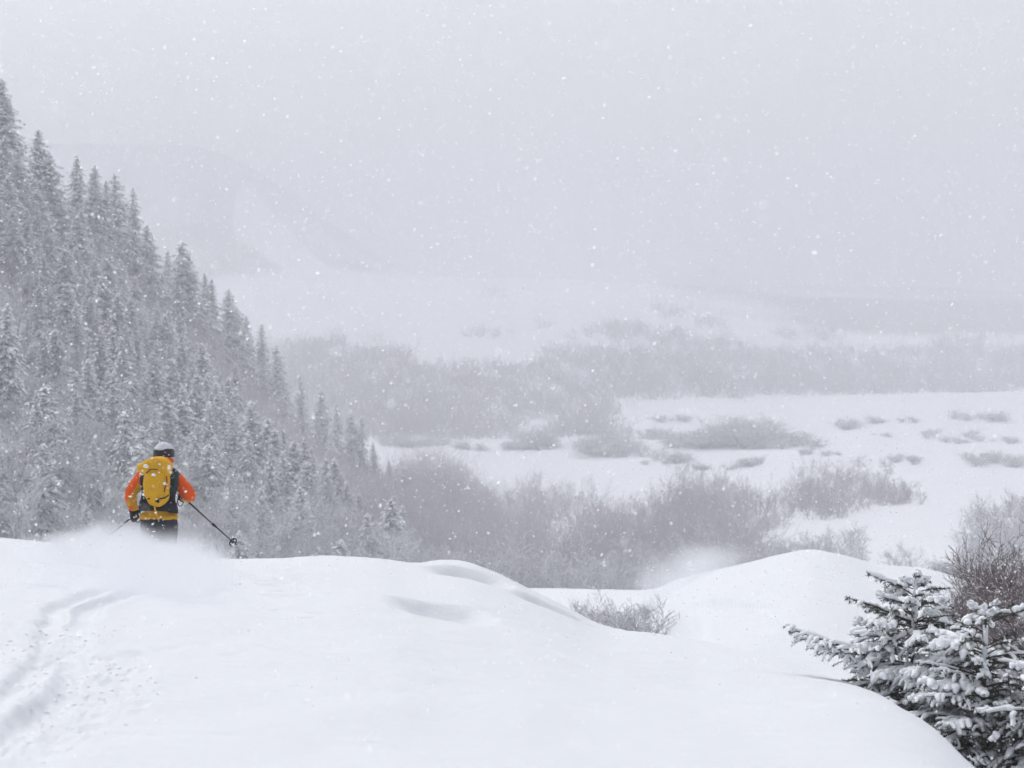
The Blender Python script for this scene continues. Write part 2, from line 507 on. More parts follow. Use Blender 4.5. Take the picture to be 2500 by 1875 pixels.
us = np.concatenate([np.linspace(-14000, -2200, 24), np.linspace(-2100, -160, 40), np.arange(-120, 1300, 5.0), np.arange(1300, 2640, 9.0), np.linspace(2700, 4600, 36), np.linspace(4800, 16500, 24)])
ds = np.concatenate([np.geomspace(1.0, 4.9, 14), np.geomspace(5.0, 40, 430), np.geomspace(40.3, 110, 120), np.geomspace(111, 1500, 240), np.geomspace(1520, 4400, 40)])
U, D = np.meshgrid(us, ds)
Zg = ground_z(U, D)
V = np.stack([(U - CX) / FPX * D, D, Zg], -1).reshape(-1, 3)
def zq(u, d):
    """height of the built ground at a column and distance"""
    a = min(max(int(np.searchsorted(us, u)) - 1, 0), len(us) - 2); b = min(max(int(np.searchsorted(ds, d)) - 1, 0), len(ds) - 2)
    fu = min(max((u - us[a]) / (us[a + 1] - us[a]), 0), 1); fd = min(max((d - ds[b]) / (ds[b + 1] - ds[b]), 0), 1)
    return float((Zg[b, a] * (1 - fu) + Zg[b, a + 1] * fu) * (1 - fd) + (Zg[b + 1, a] * (1 - fu) + Zg[b + 1, a + 1] * fu) * fd)
nr, nc = U.shape
i = np.arange(nr - 1)[:, None] * nc; j = np.arange(nc - 1)[None, :]
F = np.stack([i + j, i + j + 1, i + nc + j + 1, i + nc + j], -1).reshape(-1, 4)
ground = mesh_obj('snow_ground', V, F, M['ground'], smooth=True)
ground['kind'] = 'structure'
att = ground.data.attributes.new('woods', 'FLOAT', 'POINT')
att.data.foreach_set('value', woods_mask(U, D).astype(np.float32).ravel())
# the slope going on uphill behind the camera
xs = np.linspace(-400, 400, 41); ys = np.linspace(-250, 0.9, 30)
X, Y = np.meshgrid(xs, ys)
Zr = -1.36 - 0.1 * (Y - 0.9) + fbm(X / 9, Y / 9, 3, 61) * 0.3 * ss(-Y, 2, 10) - 0.02
nr2, nc2 = X.shape
i = np.arange(nr2 - 1)[:, None] * nc2; j = np.arange(nc2 - 1)[None, :]
F2 = np.stack([i + j, i + j + 1, i + nc2 + j + 1, i + nc2 + j], -1).reshape(-1, 4)
rear = mesh_obj('snow_ground_uphill', np.stack([X, Y, Zr], -1).reshape(-1, 3), F2, M['ground'], smooth=True)
rear['kind'] = 'structure'

# loose chunks thrown out beside the ski track: uncountable crumbs
g = Geo()
for k in range(260):
    c = chunk_zone[rng.integers(0, len(chunk_zone))]
    x = c[0] + rng.normal(0, 0.22); d = c[1] + rng.normal(0, 0.35)
    if d < 5: continue
    u = x / d * FPX + CX
    z = zq(u, d)
    r = rng.uniform(0.005, 0.015)
    g.ball((x, d, z + r * 0.05), (r * rng.uniform(.8, 1.8), r * rng.uniform(.8, 1.5), r * rng.uniform(.35, .7)), 5, 4)
o = g.build('snow_crumbs', M['crumb'], smooth=True)
o['kind'] = 'stuff'; o['label'] = 'loose snow crumbs thrown up along the ski track'; o['category'] = 'snow'

# ---------------------------------------------------------------- skier
SD = 20.0   # distance of the skier
def S(zx, zy, y=0.0):
    """zoomed-view pixel (about one millimetre) -> world point in the plane of the skier, y metres beyond it"""
    px, py = 250 + zx / 4.74, 1050 + zy / 4.74
    return np.array([(px - CX) / FPX * (SD + y), SD + y, -(py - HY) / FPX * (SD + y)])

M['orange'] = simple_mat('orange_jacket_fabric', (0.76, 0.098, 0.008), 0.75, 0.12, 9, 0.2, 0.5, 16, 0.012)
M['yellow'] = simple_mat('mustard_fabric', (0.62, 0.325, 0.012), 0.75, 0.15, 9, 0.2, 0.5, 18, 0.012)
M['pack'] = simple_mat('mustard_pack_fabric', (0.67, 0.36, 0.012), 0.7, 0.18, 7, 0.2, 0.6, 14, 0.014)
M['black'] = simple_mat('black_fabric', (0.018, 0.020, 0.026), 0.8, 0.3, 14, 0.2, 0.3, 25, 0.006)
M['pants'] = simple_mat('charcoal_trousers', (0.030, 0.031, 0.042), 0.8, 0.25, 9, 0.2, 0.4, 12, 0.012)
M['teal'] = simple_mat('dark_teal_fabric', (0.016, 0.045, 0.050), 0.8, 0.2, 10, 0.2)
M['shell'] = simple_mat('black_helmet_shell', (0.015, 0.016, 0.018), 0.35, 0.1, 10, 0.4)
M['skin'] = simple_mat('skin', (0.45, 0.26, 0.18), 0.6, 0.06, 10, 0.3)
M['red'] = simple_mat('dark_red_webbing', (0.28, 0.03, 0.02), 0.8, 0.1, 10, 0.2)
M['metal'] = simple_mat('black_pole_shaft', (0.02, 0.02, 0.023), 0.4, 0.2, 30, 0.4)
M['lens'] = simple_mat('goggle_lens', (0.05, 0.06, 0.09), 0.1, 0.1, 5, 0.6)

def remeshed(name, geo, voxel, smooth_iter, parent, mats, mat_fn, fold=0.0, seed=0):
    o = geo.build('tmp', None)
    md = o.modifiers.new('r', 'REMESH'); md.mode = 'VOXEL'; md.voxel_size = voxel; md.use_smooth_shade = True
    sm = o.modifiers.new('s', 'SMOOTH'); sm.factor = 0.5; sm.iterations = smooth_iter
    COL.objects.unlink(o)
    sc2 = bpy.data.scenes.new('bench'); sc2.collection.objects.link(o)      # a small scene of its own keeps the evaluation quick
    sc2.view_layers[0].update()
    me = bpy.data.meshes.new_from_object(o.evaluated_get(sc2.view_layers[0].depsgraph))
    bpy.data.objects.remove(o); bpy.data.scenes.remove(sc2)
    me.name = name
    me.materials.clear()
    for m in mats: me.materials.append(m)
    if fold:
        nrm = [v.normal.copy() for v in me.vertices]
        for v, nv in zip(me.vertices, nrm):
            n = mnoise.noise(Vector((v.co.x * 9, v.co.y * 9, v.co.z * 15)) + Vector((seed, 0, 0))) + 0.5 * mnoise.noise(v.co * 30)
            v.co += nv * n * fold
    for p in me.polygons:
        p.use_smooth = True
        p.material_index = mat_fn(p.center)
    ob = bpy.data.objects.new(name, me); COL.objects.link(ob); ob.parent = parent
    return ob

def to_zoom(c):
    return ((c[0] / c[1] * FPX + CX) - 250) * 4.74, ((-c[2] / c[1] * FPX + HY) - 1050) * 4.74

base = S(640, 1611); base[2] = zq(250 + 640 / 4.74, SD)
person = thing('person', 'skier seen from behind in orange and mustard jacket, helmet and black trousers', 'person', tuple(base))
pinv = Matrix.Translation(Vector(base)).inverted()
def attach(o, root):
    o.parent = root
    o.matrix_parent_inverse = Matrix.Translation(-Vector(root.location))
    return o

def limb(g, pts, rad, n=8, sides=14):
    pts = np.asarray(pts, float); rad = np.asarray(rad, float)
    t = np.linspace(0, len(pts) - 1, (len(pts) - 1) * n + 1)
    i0 = np.minimum(t.astype(int), len(pts) - 2); fr = (t - i0)
    p = pts[i0] * (1 - fr[:, None]) + pts[i0 + 1] * fr[:, None]
    rr = rad[i0] * (1 - fr) + rad[i0 + 1] * fr
    for _ in range(2):   # round the joints
        p[1:-1] = (p[:-2] + 2 * p[1:-1] + p[2:]) / 4
    g.tube(p, rr, sides)
    g.ball(p[0], rr[0], 12, 8); g.ball(p[-1], rr[-1], 12, 8)

Ls, Le, Lw = S(470, 535, .16), S(318, 735, .10), S(362, 915, .26)
Rs, Re, Rw = S(840, 555, .16), S(1015, 760, .10), S(955, 775, .34)
pel, wst, chs, nck, hd = S(650, 1040, .02), S(650, 860, .06), S(655, 600, .16), S(690, 400, .24), S(712, 285, .30)
g = Geo()
g.ball(pel, (.185, .145, .13), 20, 12)
limb(g, [pel, wst, chs], [.165, .15, .185], 8, 20)
g.ball(chs + np.array([0, 0, .02]), (.215, .14, .20), 20, 12)
limb(g, [Ls, chs + np.array([-.02, 0, .12]), chs + np.array([.02, 0, .12]), Rs], [.085, .12, .12, .085], 6, 14)
limb(g, [chs + np.array([0, 0, .1]), nck, hd], [.12, .085, .075], 6, 14)
g.ball(hd, (.082, .10, .115), 16, 10)                                    # head
g.ball(hd + np.array([0, .10, -.03]), (.016, .022, .022), 8, 6)            # nose
g.ball(hd + np.array([0, .085, -.075]), (.035, .02, .02), 8, 6)           # mouth and chin
for sx in (-1, 1): g.ball(hd + np.array([sx * .085, 0, -.02]), (.014, .025, .035), 8, 6)   # ears
limb(g, [Ls, Le, Lw], [.088, .074, .056])
limb(g, [Rs, Re, Rw], [.09, .082, .06])
kneeL, kneeR = S(540, 1380, .20), S(770, 1390, .20)
footL, footR = S(520, 1740, .02), S(760, 1750, .02)
limb(g, [pel + np.array([-.09, 0, -.05]), kneeL, footL], [.125, .085, .07])
limb(g, [pel + np.array([.10, 0, -.05]), kneeR, footR], [.125, .09, .07])
for f_ in (footL, footR): limb(g, [f_, f_ + np.array([0, .2, -.02])], [.065, .05])
hem = S(650, 1000, .03)
g.ball(hem, (.225, .17, .085), 20, 10)
def body_mat(c):
    zx, zy = to_zoom(c)
    y = c[1] - SD
    # order: 0 orange, 1 mustard, 2 trousers, 3 skin
    if zy < 335 and y > 0.18 and 590 < zx < 840: return 3
    if zy > 1036 and 400 < zx < 900: return 2
    if zx < 445:
        if zy > 625 and zx > 425 - (zy - 590) * 0.6 and not (zy > 880 and zx < 345): return 1
        return 0
    if zx > 872:
        line = 772 + (zx - 890) * 0.45
        return 1 if zy > line else 0
    if zy > 640: return 1
    return 0
body = remeshed('body', g, 0.0125, 6, None, [M['orange'], M['yellow'], M['pants'], M['skin']], body_mat, 0.0055)
attach(body, person)

# collar / hood rim
g = Geo()
th = np.linspace(0, 2 * np.pi, 24)
c = S(705, 345, .25)
g.tube(np.stack([c[0] + .098 * np.cos(th), c[1] + .095 * np.sin(th), c[2] + .012 * np.cos(th * 1 + 2.4) - .012 * np.sin(th)], -1), 0.028, 8, False)
attach(g.build('jacket_collar', M['orange'], None, True), person)

# helmet
hc = S(712, 268, .30)
g = Geo()
th = np.linspace(0.02, 1.0, 14)
rows = []
for t in th:
    a = t * 1.95
    rows.append((math.sin(a), math.cos(a)))
pv, pf = [], []
seg = 28
for (s_, c_) in rows:
    for k in range(seg):
        p = 2 * math.pi * k / seg
        rx, ry, rz = .113, .132, .108
        dz = 0.0
        front = max(0.0, math.sin(p))
        if c_ < 0.1: dz = front * 0.06      # cut higher over the face
        pv.append((hc[0] + rx * s_ * math.cos(p), hc[1] + ry * s_ * math.sin(p), hc[2] + rz * c_ + dz))
for r_ in range(len(rows) - 1):
    for k in range(seg):
        pf.append((r_ * seg + k, r_ * seg + (k + 1) % seg, (r_ + 1) * seg + (k + 1) % seg, (r_ + 1) * seg + k))
helmet = mesh_obj('helmet', np.array(pv), np.array(pf), M['shell'], None, True)
sol = helmet.modifiers.new('t', 'SOLIDIFY'); sol.thickness = 0.012
attach(helmet, person)
# goggle strap round the helmet, goggles in front, snow cap on top
g = Geo()
zc = hc[2] - 0.012
for k, (zo, rad) in enumerate(((0, 0.010), (-.014, .011), (-.028, .010))):
    th = np.linspace(0, 2 * np.pi, 33)
    g.tube(np.stack([hc[0] + .114 * np.cos(th), hc[1] + .133 * np.sin(th), zc + zo + .012 * np.cos(th)], -1), rad, 6, False)
strap = g.build('goggle_strap', M['black'], None, True)
strap.parent = helmet; strap.matrix_parent_inverse = Matrix.Translation(-Vector(person.location)) @ Matrix.Identity(4)
strap.matrix_parent_inverse = Matrix.Identity(4)
g = Geo(); g.ball(hc + np.array([0, .115, -.035]), (.085, .045, .045), 16, 10)
attach(g.build('goggles', M['lens'], None, True), person)
pv2 = []; pf2 = []
rows2 = [t for t in np.linspace(0.02, 1.12, 10)]
for a in rows2:
    for k in range(seg):
        p = 2 * math.pi * k / seg
        aa = a * (1 + 0.07 * math.sin(3 * p + 1) + 0.03 * math.sin(7 * p))
        n = 0.004 * mnoise.noise(Vector((math.cos(p) * 3, math.sin(p) * 3, a * 4)))
        q = 1.085 + n * 8 - 0.05 * (a / 1.25) ** 3
        pv2.append((hc[0] + .113 * q * math.sin(aa) * math.cos(p), hc[1] + .132 * q * math.sin(aa) * math.sin(p), hc[2] + .108 * (q + .03) * math.cos(aa)))
for r_ in range(len(rows2) - 1):
    for k in range(seg):
        pf2.append((r_ * seg + k, r_ * seg + (k + 1) % seg, (r_ + 1) * seg + (k + 1) % seg, (r_ + 1) * seg + k))
M['dust'] = simple_mat('snow_dusted_shell', (0.58, 0.61, 0.66), 0.8, 0.3, 45, 0.1, 0.5, 60, 0.004)
cap = mesh_obj('snow_cap', np.array(pv2), np.array(pf2), M['dust'], None, True)
sol = cap.modifiers.new('t', 'SOLIDIFY'); sol.thickness = 0.008
cap.parent = helmet
g = Geo(); g.tube([S(795, 318, .24), S(806, 335, .23), S(804, 352, .23)], [.014, .017, .010], 8)
o = g.build('ear_pad', M['dust'], None, True); o.parent = helmet

# gloves: palm, four fingers curled round the grip, thumb from the side
def glove(wrist, centre, grip_dir, root):
    g = Geo()
    w = np.asarray(wrist); c = np.asarray(centre); gd = np.asarray(grip_dir, float); gd /= np.linalg.norm(gd)
    fw = c - w; fw -= gd * np.dot(fw, gd) * 0.5; fw /= np.linalg.norm(fw)
    sd = np.cross(gd, fw); sd /= np.linalg.norm(sd)
    limb(g, [w, w * 0.45 + c * 0.55], [.058, .050], 4, 12)                # cuff
    g.ball(c - sd * .012, (.045, .045, .050), 14, 10)                     # palm
    for k, (o_, ln) in enumerate(((-.036, .9), (-.012, 1.05), (.012, 1.0), (.036, .8))):
        b0 = c - gd * o_ + fw * .030 - sd * .018
        p1 = b0 + fw * .030 * ln + sd * .012
        p2 = p1 + sd * .038 * ln - fw * .006
        p3 = p2 - fw * .036 * ln
        limb(g, [b0, p1, p2, p3], [.0155, .0150, .0140, .0125], 3, 8)
    t0 = c + gd * .035 - fw * .005
    limb(g, [t0, t0 + gd * .028 + sd * .018 + fw * .008, t0 + gd * .018 + sd * .042 + fw * .026], [.017, .016, .013], 3, 8)
    o = remeshed('glove', g, 0.006, 3, None, [M['black']], lambda c: 0)
    return attach(o, root)

# ski poles
def ski_pole(label, grip_top, tip, ground_dir=None):
    gt = np.asarray(grip_top); tp = np.asarray(tip)
    ax = tp - gt; L = np.linalg.norm(ax); ax /= L
    root = thing('ski_pole', label, 'ski pole', tuple(tp), 'ski poles')
    def T(a, b, r0, r1, n=8):
        g = Geo(); g.tube([gt + ax * a, gt + ax * (a + b) / 2, gt + ax * b], [r0, (r0 + r1) / 2, r1], n); return g
    attach(T(0.0, 0.15, .017, .015, 10).build('grip', M['black'], None, True), root)
    attach(T(0.13, 0.62 * L, .0105, .010).build('upper_shaft', M['metal'], None, True), root)
    attach(T(0.60 * L, L - .03, .008, .0075).build('lower_shaft', M['metal'], None, True), root)
    g = T(0.595 * L, 0.645 * L, .015, .014)
    s_ = np.cross(ax, [0, 0, 1.0]); s_ /= np.linalg.norm(s_)
    g.tube([gt + ax * .60 * L + s_ * .016, gt + ax * .64 * L + s_ * .020], [.007, .006], 6)
    attach(g.build('clamp', M['black'], None, True), root)
    # powder basket: ring with spokes
    bc = tp - ax * .075
    a = s_; b = np.cross(ax, a)
    g = Geo(); th = np.linspace(0, 2 * np.pi, 21)
    g.tube(bc[None] + .044 * (np.cos(th)[:, None] * a + np.sin(th)[:, None] * b), .0075, 6, False)
    for k in range(4):
        q = 2 * math.pi * k / 4
        g.tube([bc, bc + .044 * (math.cos(q) * a + math.sin(q) * b)], .006, 5)
    g.tube([bc - ax * .02, bc + ax * .012], [.013, .015], 8)
    attach(g.build('basket', M['black'], None, True), root)
    attach(T(L - .04, L, .007, .0035, 6).build('tip', M['metal'], None, True), root)
    g = Geo(); th = np.linspace(0, 2 * np.pi, 15)
    ce = gt + ax * .03 - np.array([0, .03, .06])
    g.tube(np.stack([ce[0] + .035 * np.cos(th), ce[1] + .02 * np.sin(th), ce[2] + .06 * np.sin(th)], -1), .006, 5, False)
    attach(g.build('wrist_strap', M['black'], None, True), root)
    return root
Rh = S(925, 770, .40); Rtip = S(1552, 1332, -.42)
ski_pole('black ski pole held out to the right of the skier, basket in the air', Rh - (Rtip - Rh) / np.linalg.norm(Rtip - Rh) * 0.06, Rtip)
glove(Rw, Rh + (Rtip - Rh) * 0.02, Rtip - Rh, person)
Lh = S(368, 985, .26); Ltip = S(-330, 1560, -.35)
ld = (Ltip - Lh) / np.linalg.norm(Ltip - Lh)
ski_pole('black ski pole in the left hand, its lower end lost in powder', Lh - ld * 0.10, Lh + ld * 1.08)
glove(Lw, Lh, ld, person)

# ---- backpack
bp_loc = S(640, 900, -.05)
bp = thing('backpack', 'mustard yellow ski touring backpack with rounded top lid on the skier', 'backpack', tuple(bp_loc))
def pillow(g, outline, yc, th):
    """bulging closed shape from a closed outline in the skier plane"""
    pts = np.array([S(p[0], p[1], yc) for p in outline]); pts[:, 1] = 0
    c = pts.mean(0)
    # densify
    n = len(pts); dens = []
    for i in range(n):
        for f in np.linspace(0, 1, 5, endpoint=False):
            p0, p1, p2, p3 = pts[(i - 1) % n], pts[i], pts[(i + 1) % n], pts[(i + 2) % n]
            dens.append(0.5 * ((2 * p1) + (-p0 + p2) * f + (2 * p0 - 5 * p1 + 4 * p2 - p3) * f**2 + (-p0 + 3 * p1 - 3 * p2 + p3) * f**3))
    dens = np.array(dens); m = len(dens)
    rings = []
    for a in np.linspace(-1, 1, 11):
        k = (1 - abs(a) ** 3.2) ** (1 / 2.6) if abs(a) < 1 else 0.02
        ring = c + (dens - c) * max(k, 0.02)
        ring = ring.copy(); ring[:, 1] = SD + yc + a * th
        rings.append(ring)
    v = np.concatenate(rings)
    i = np.arange(10)[:, None] * m; j = np.arange(m)[None, :]; j2 = (j + 1) % m
    f = np.stack([i + j, i + j2, i + m + j2, i + m + j], -1).reshape(-1, 4)
    g.add(v, f)
    g.f4.append(np.array([], dtype=int).reshape(0, 4))
    n0 = g.n - len(v)
    g.v.append(np.array([v[:m].mean(0), v[-m:].mean(0)])); 
    a_ = np.arange(m); g.f3.append(np.stack([n0 + (a_ + 1) % m, n0 + a_, np.full(m, g.n)], -1))
    g.f3.append(np.stack([n0 + 10 * m + a_, n0 + 10 * m + (a_ + 1) % m, np.full(m, g.n + 1)], -1)); g.n += 2
    return g
def crumple(o, amp, seed=0):
    nrm = [v.normal.copy() for v in o.data.vertices]
    for v, nv in zip(o.data.vertices, nrm):
        n = mnoise.noise(Vector((v.co.x * 11 + seed, v.co.y * 7, v.co.z * 11))) + 0.5 * mnoise.noise(v.co * 26)
        v.co += nv * n * amp
    return o
g = pillow(Geo(), [(500, 500), (600, 462), (720, 470), (775, 540), (772, 700), (765, 800), (700, 872), (625, 888), (545, 850), (492, 740), (480, 600)], -.17, .12)
main = attach(crumple(g.build('main_compartment', M['pack'], None, True), .008), bp)
g = pillow(Geo(), [(418, 395), (455, 380), (540, 330), (640, 305), (730, 325), (795, 385), (808, 450), (790, 530), (740, 560), (640, 540), (560, 500), (470, 510), (425, 470), (412, 425)], -.10, .145)
lid = attach(crumple(g.build('top_lid', M['pack'], None, True), .010, 3), bp)
g = pillow(Geo(), [(455, 500), (560, 420), (760, 420), (860, 480), (870, 640), (840, 800), (865, 900), (850, 955), (640, 940), (440, 925), (428, 840), (455, 740), (440, 600)], -.015, .085)
attach(crumple(g.build('back_panel', M['black'], None, True), .006, 5), bp)
g = pillow(Geo(), [(438, 850), (520, 845), (640, 880), (760, 850), (845, 825), (876, 955), (840, 950), (740, 938), (640, 932), (520, 930), (432, 925)], -.085, .085)
attach(crumple(g.build('hip_belt', M['black'], None, True), .005, 7), bp)
g = pillow(Geo(), [(812, 470), (860, 470), (888, 490), (872, 600), (862, 700), (820, 715), (800, 640)], -.03, .07)
attach(g.build('side_pocket', M['teal'], None, True), bp)
g = Geo()
for (a, b) in (((505, 500), (560, 452)), ((560, 452), (640, 455))):
    g.tube([S(*a, -.285), S(*b, -.285)], .006, 5)
attach(g.build('cord', M['black'], None, True), bp)
g = Geo(); g.tube([S(742, 530, -.275), S(748, 600, -.285), S(728, 660, -.288), S(715, 715, -.283)], .008, 5)
attach(g.build('zip_pull', M['red'], None, True), bp)
g = Geo(); g.tube([S(615, 830, -.292), S(665, 795, -.295), S(720, 785, -.29), S(768, 752, -.262)], .008, 5)
g.tube([S(520, 800, -.28), S(548, 790, -.285)], .008, 5)
g.tube([S(635, 805, -.292), S(650, 840, -.292)], .016, 6)
attach(g.build('ice_axe_strap', M['black'], None, True), bp)
g = Geo(); g.tube([S(603, 880, -.27), S(612, 930, -.22), S(632, 990, -.19), S(652, 1040, -.18)], [.012, .011, .010, .012], 6)
attach(g.build('dangling_strap', M['pack'], None, True), bp)
g = Geo(); g.tube([S(862, 735, -.02), S(905, 775, -.03), S(930, 810, -.03)], .007, 5); g.tube([S(880, 760, -.03), S(886, 812, -.03)], .009, 5)
attach(g.build('loose_strap', M['black'], None, True), bp)
for (zx, zy, rr, y) in [(590, 515, .020, -.282), (485, 745, .026, -.20), (722, 618, .022, -.285), (500, 415, .026, -.235), (448, 505, .02, -.19), (660, 395, .012, -.245)]:
    g = Geo(); g.ball(S(zx, zy, y), (rr * 1.1, rr * .5, rr * .8), 9, 6)
    g.ball(S(zx + rr * 700, zy + rr * 400, y), (rr * .7, rr * .4, rr * .55), 8, 5)
    attach(g.build('snow_patch', M['snow_load'], None, True), bp)
# shoulder straps
for a in ([(505, 520, -.02), (515, 420, .10), (530, 470, .30)], [(800, 500, -.02), (795, 420, .10), (790, 480, .30)]):
    g = Geo(); g.tube([S(*p) for p in a], .018, 6)
    attach(g.build('shoulder_strap', M['teal'], None, True), bp)
# children of the helmet sit in world coordinates of the person
for ch in (strap, cap, o):
    pass
for ch in list(helmet.children):
    ch.matrix_parent_inverse = Matrix.Identity(4)

# ---------------------------------------------------------------- trees
def make_spruce(name, h, w, seed, whorls=30, snow=0.6, per=8):
    r = np.random.default_rng(seed)
    root = thing(name, '', 'tree')
    g = Geo()
    k = 7
    zz = np.linspace(-0.6, h * 0.985, k)
    bend = np.stack([np.sin(zz / h * 2 + seed) * 0.03 * h / 8, np.cos(zz / h * 2.3 + seed) * 0.03 * h / 8, zz], -1)
    g.tube(bend, np.linspace(h * 0.017, h * 0.002, k), 6)
    g.build('trunk', M['bark'], root)
    dv, df, sv, sf = [], [], [], []
    nd = ns = 0
    for i in range(whorls):
        t = i / (whorls - 1)
        z0 = h * (0.06 + 0.93 * t)
        L = w * ((1 - t) ** 0.64 * 0.95 + 0.05) * (1 + 0.25 * math.sin(i * 2.4 + seed))
        nb = per if t < 0.8 else max(4, per - 3)
        for b in range(nb):
            az = 2 * math.pi * (b + r.uniform(-0.4, 0.4)) / nb + i * 1.1
            Lb = L * r.uniform(0.6, 1.18)
            rise = 0.10 + 0.35 * t
            droop = r.uniform(0.5, 0.95) * (1 - 0.4 * t)
            ca, sa_ = math.cos(az), math.sin(az)
            z0 = h * (0.06 + 0.93 * t) + r.uniform(-1, 1) * h * 0.9 / whorls * (1 - 0.6 * t)
            nseg = max(3, int(4 + Lb * 3.2))
            for s in range(nseg):
                q = (s + r.uniform(0.1, 0.9)) / nseg
                cx_ = Lb * q; cz_ = z0 + Lb * (rise * q - droop * q * q)
                lat = (1 - 0.65 * q) * Lb * 0.26
                for side in (-1, 1):
                    off = side * r.uniform(0.1, 1.0) * lat
                    sz = r.uniform(0.10, 0.24) * (0.6 + 0.25 * w) * (1 - 0.35 * t)
                    p = np.array([ca * cx_ - sa_ * off, sa_ * cx_ + ca * off, cz_ - abs(off) * 0.25])
                    out = np.array([ca - sa_ * side * 0.8, sa_ + ca * side * 0.8, -0.35 - 0.5 * r.random()])
                    out /= np.linalg.norm(out)
                    cr = np.cross(out, [0, 0, 1.0]); cr /= np.linalg.norm(cr) + 1e-9
                    cr = cr + np.array([0, 0, r.uniform(-0.6, 0.6)])
                    a = p - out * sz * 0.5
                    dv += [a - cr * sz * 0.32, a + cr * sz * 0.32 - np.array([0, 0, 0.3 * sz]), p + out * sz * 1.1]
                    df.append((nd, nd + 1, nd + 2)); nd += 3
                    # hanging spray
                    dv += [a - cr * sz * 0.3, a + cr * sz * 0.3, p + out * sz * 0.4 - np.array([0, 0, sz * 0.9])]
                    df.append((nd, nd + 1, nd + 2)); nd += 3
                    if r.random() < snow:
                        up = np.array([0, 0, 0.05 + 0.03 * r.random()])
                        ss_ = sz * r.uniform(1.0, 1.75)
                        c2 = np.cross(out, [0, 0, 1.0]); c2 /= np.linalg.norm(c2) + 1e-9
                        m = p + up
                        # a low four-sided mound
                        sv += [m - out * ss_ * 0.6, m + c2 * ss_ * 0.34 - np.array([0, 0, .04]), m + out * ss_ * 0.85 - np.array([0, 0, .08]), m - c2 * ss_ * 0.34 - np.array([0, 0, .04]), m + np.array([0, 0, ss_ * 0.26])]
                        sf += [(ns, ns + 1, ns + 4), (ns + 1, ns + 2, ns + 4), (ns + 2, ns + 3, ns + 4), (ns + 3, ns, ns + 4)]; ns += 5
    mesh_obj('crown', np.array(dv), np.array(df), M['needle'], root)['kind'] = 'stuff'
    mesh_obj('snow_load', np.array(sv), np.array(sf), M['snow_load'], root)['kind'] = 'stuff'
    return root

def branch_segments(h, seed, stems=1, spread=0.5, levels=5, density=1.0, up=0.25):
    r = np.random.default_rng(seed)
    P0, P1, R0, R1, LV = [], [], [], [], []
    def grow(p, dvec, L, rad, lev):
        n = 3 if lev < levels - 1 else 2
        for k in range(n):
            dvec = dvec + r.normal(0, 0.13, 3) + np.array([0, 0, up * 0.25])
            dvec /= np.linalg.norm(dvec)
            q = p + dvec * L / n
            r1 = rad * (1 - 0.22)
            P0.append(p); P1.append(q); R0.append(rad); R1.append(r1); LV.append(lev)
            p = q; rad = r1
            if lev < levels:
                m = int(density * (1.6 if lev == 0 else 1.9) + r.random())
                for _ in range(m):
                    a = r.normal(0, 1, 3); a -= dvec * np.dot(a, dvec); a /= np.linalg.norm(a) + 1e-9
                    nd = dvec * r.uniform(0.45, 0.9) + a * spread * r.uniform(0.7, 1.5) + np.array([0, 0, up * 0.4])
                    nd /= np.linalg.norm(nd)
                    grow(p, nd, L * r.uniform(0.45, 0.72), rad * 0.6, lev + 1)
    for s in range(stems):
        a = 2 * math.pi * s / stems + r.uniform(0, 1)
        lean = 0.0 if stems == 1 else r.uniform(0.15, 0.55)
        d0 = np.array([math.cos(a) * lean, math.sin(a) * lean, 1.0]); d0 /= np.linalg.norm(d0)
        grow(np.array([math.cos(a) * 0.08 * (stems > 1), math.sin(a) * 0.08 * (stems > 1), -0.4]), d0, h * r.uniform(0.42, 0.56), h * 0.012 / math.sqrt(stems) + 0.006, 0)
    P0, P1 = np.array(P0), np.array(P1)
    k = h / P1[:, 2].max()
    return P0 * k, P1 * k, np.array(R0), np.array(R1), np.array(LV)

def make_bare(name, h, seed, stems, spread, levels, density, mat, snow=0.5, rmin=0.010, cat='tree'):
    P0, P1, R0, R1, LV = branch_segments(h, seed, stems, spread, levels, density)
    r = np.random.default_rng(seed + 99)
    root = thing(name, '', cat)
    R0 = np.maximum(R0, rmin); R1 = np.maximum(R1, rmin * 0.6)
    st = LV <= 1
    v, f = prisms(P0[st], P1[st], R0[st], R1[st]); mesh_obj('trunk', v, f, M['bark'] if mat is M['twig_brown'] else M['bark_frost'], root)
    v, f = prisms(P0[~st], P1[~st], R0[~st], R1[~st]); mesh_obj('crown', v, f, mat, root)['kind'] = 'stuff'
    flat = np.abs((P1 - P0)[:, 2]) / (np.linalg.norm(P1 - P0, axis=1) + 1e-9) < 0.93
    pick = flat & (r.random(len(P0)) < snow)
    if pick.sum():
        up = np.array([0, 0, 1.0]) * (R0[pick][:, None] + 0.006)
        v, f = prisms(P0[pick] + up, P1[pick] + up * 0.8, R0[pick] * 1.15, R1[pick] * 1.15)
        mesh_obj('snow_load', v, f, M['snow_load'], root)['kind'] = 'stuff'
    return root

def n_tris(o):
    return sum(len(p.vertices) - 2 for c in o.children for p in c.data.polygons)

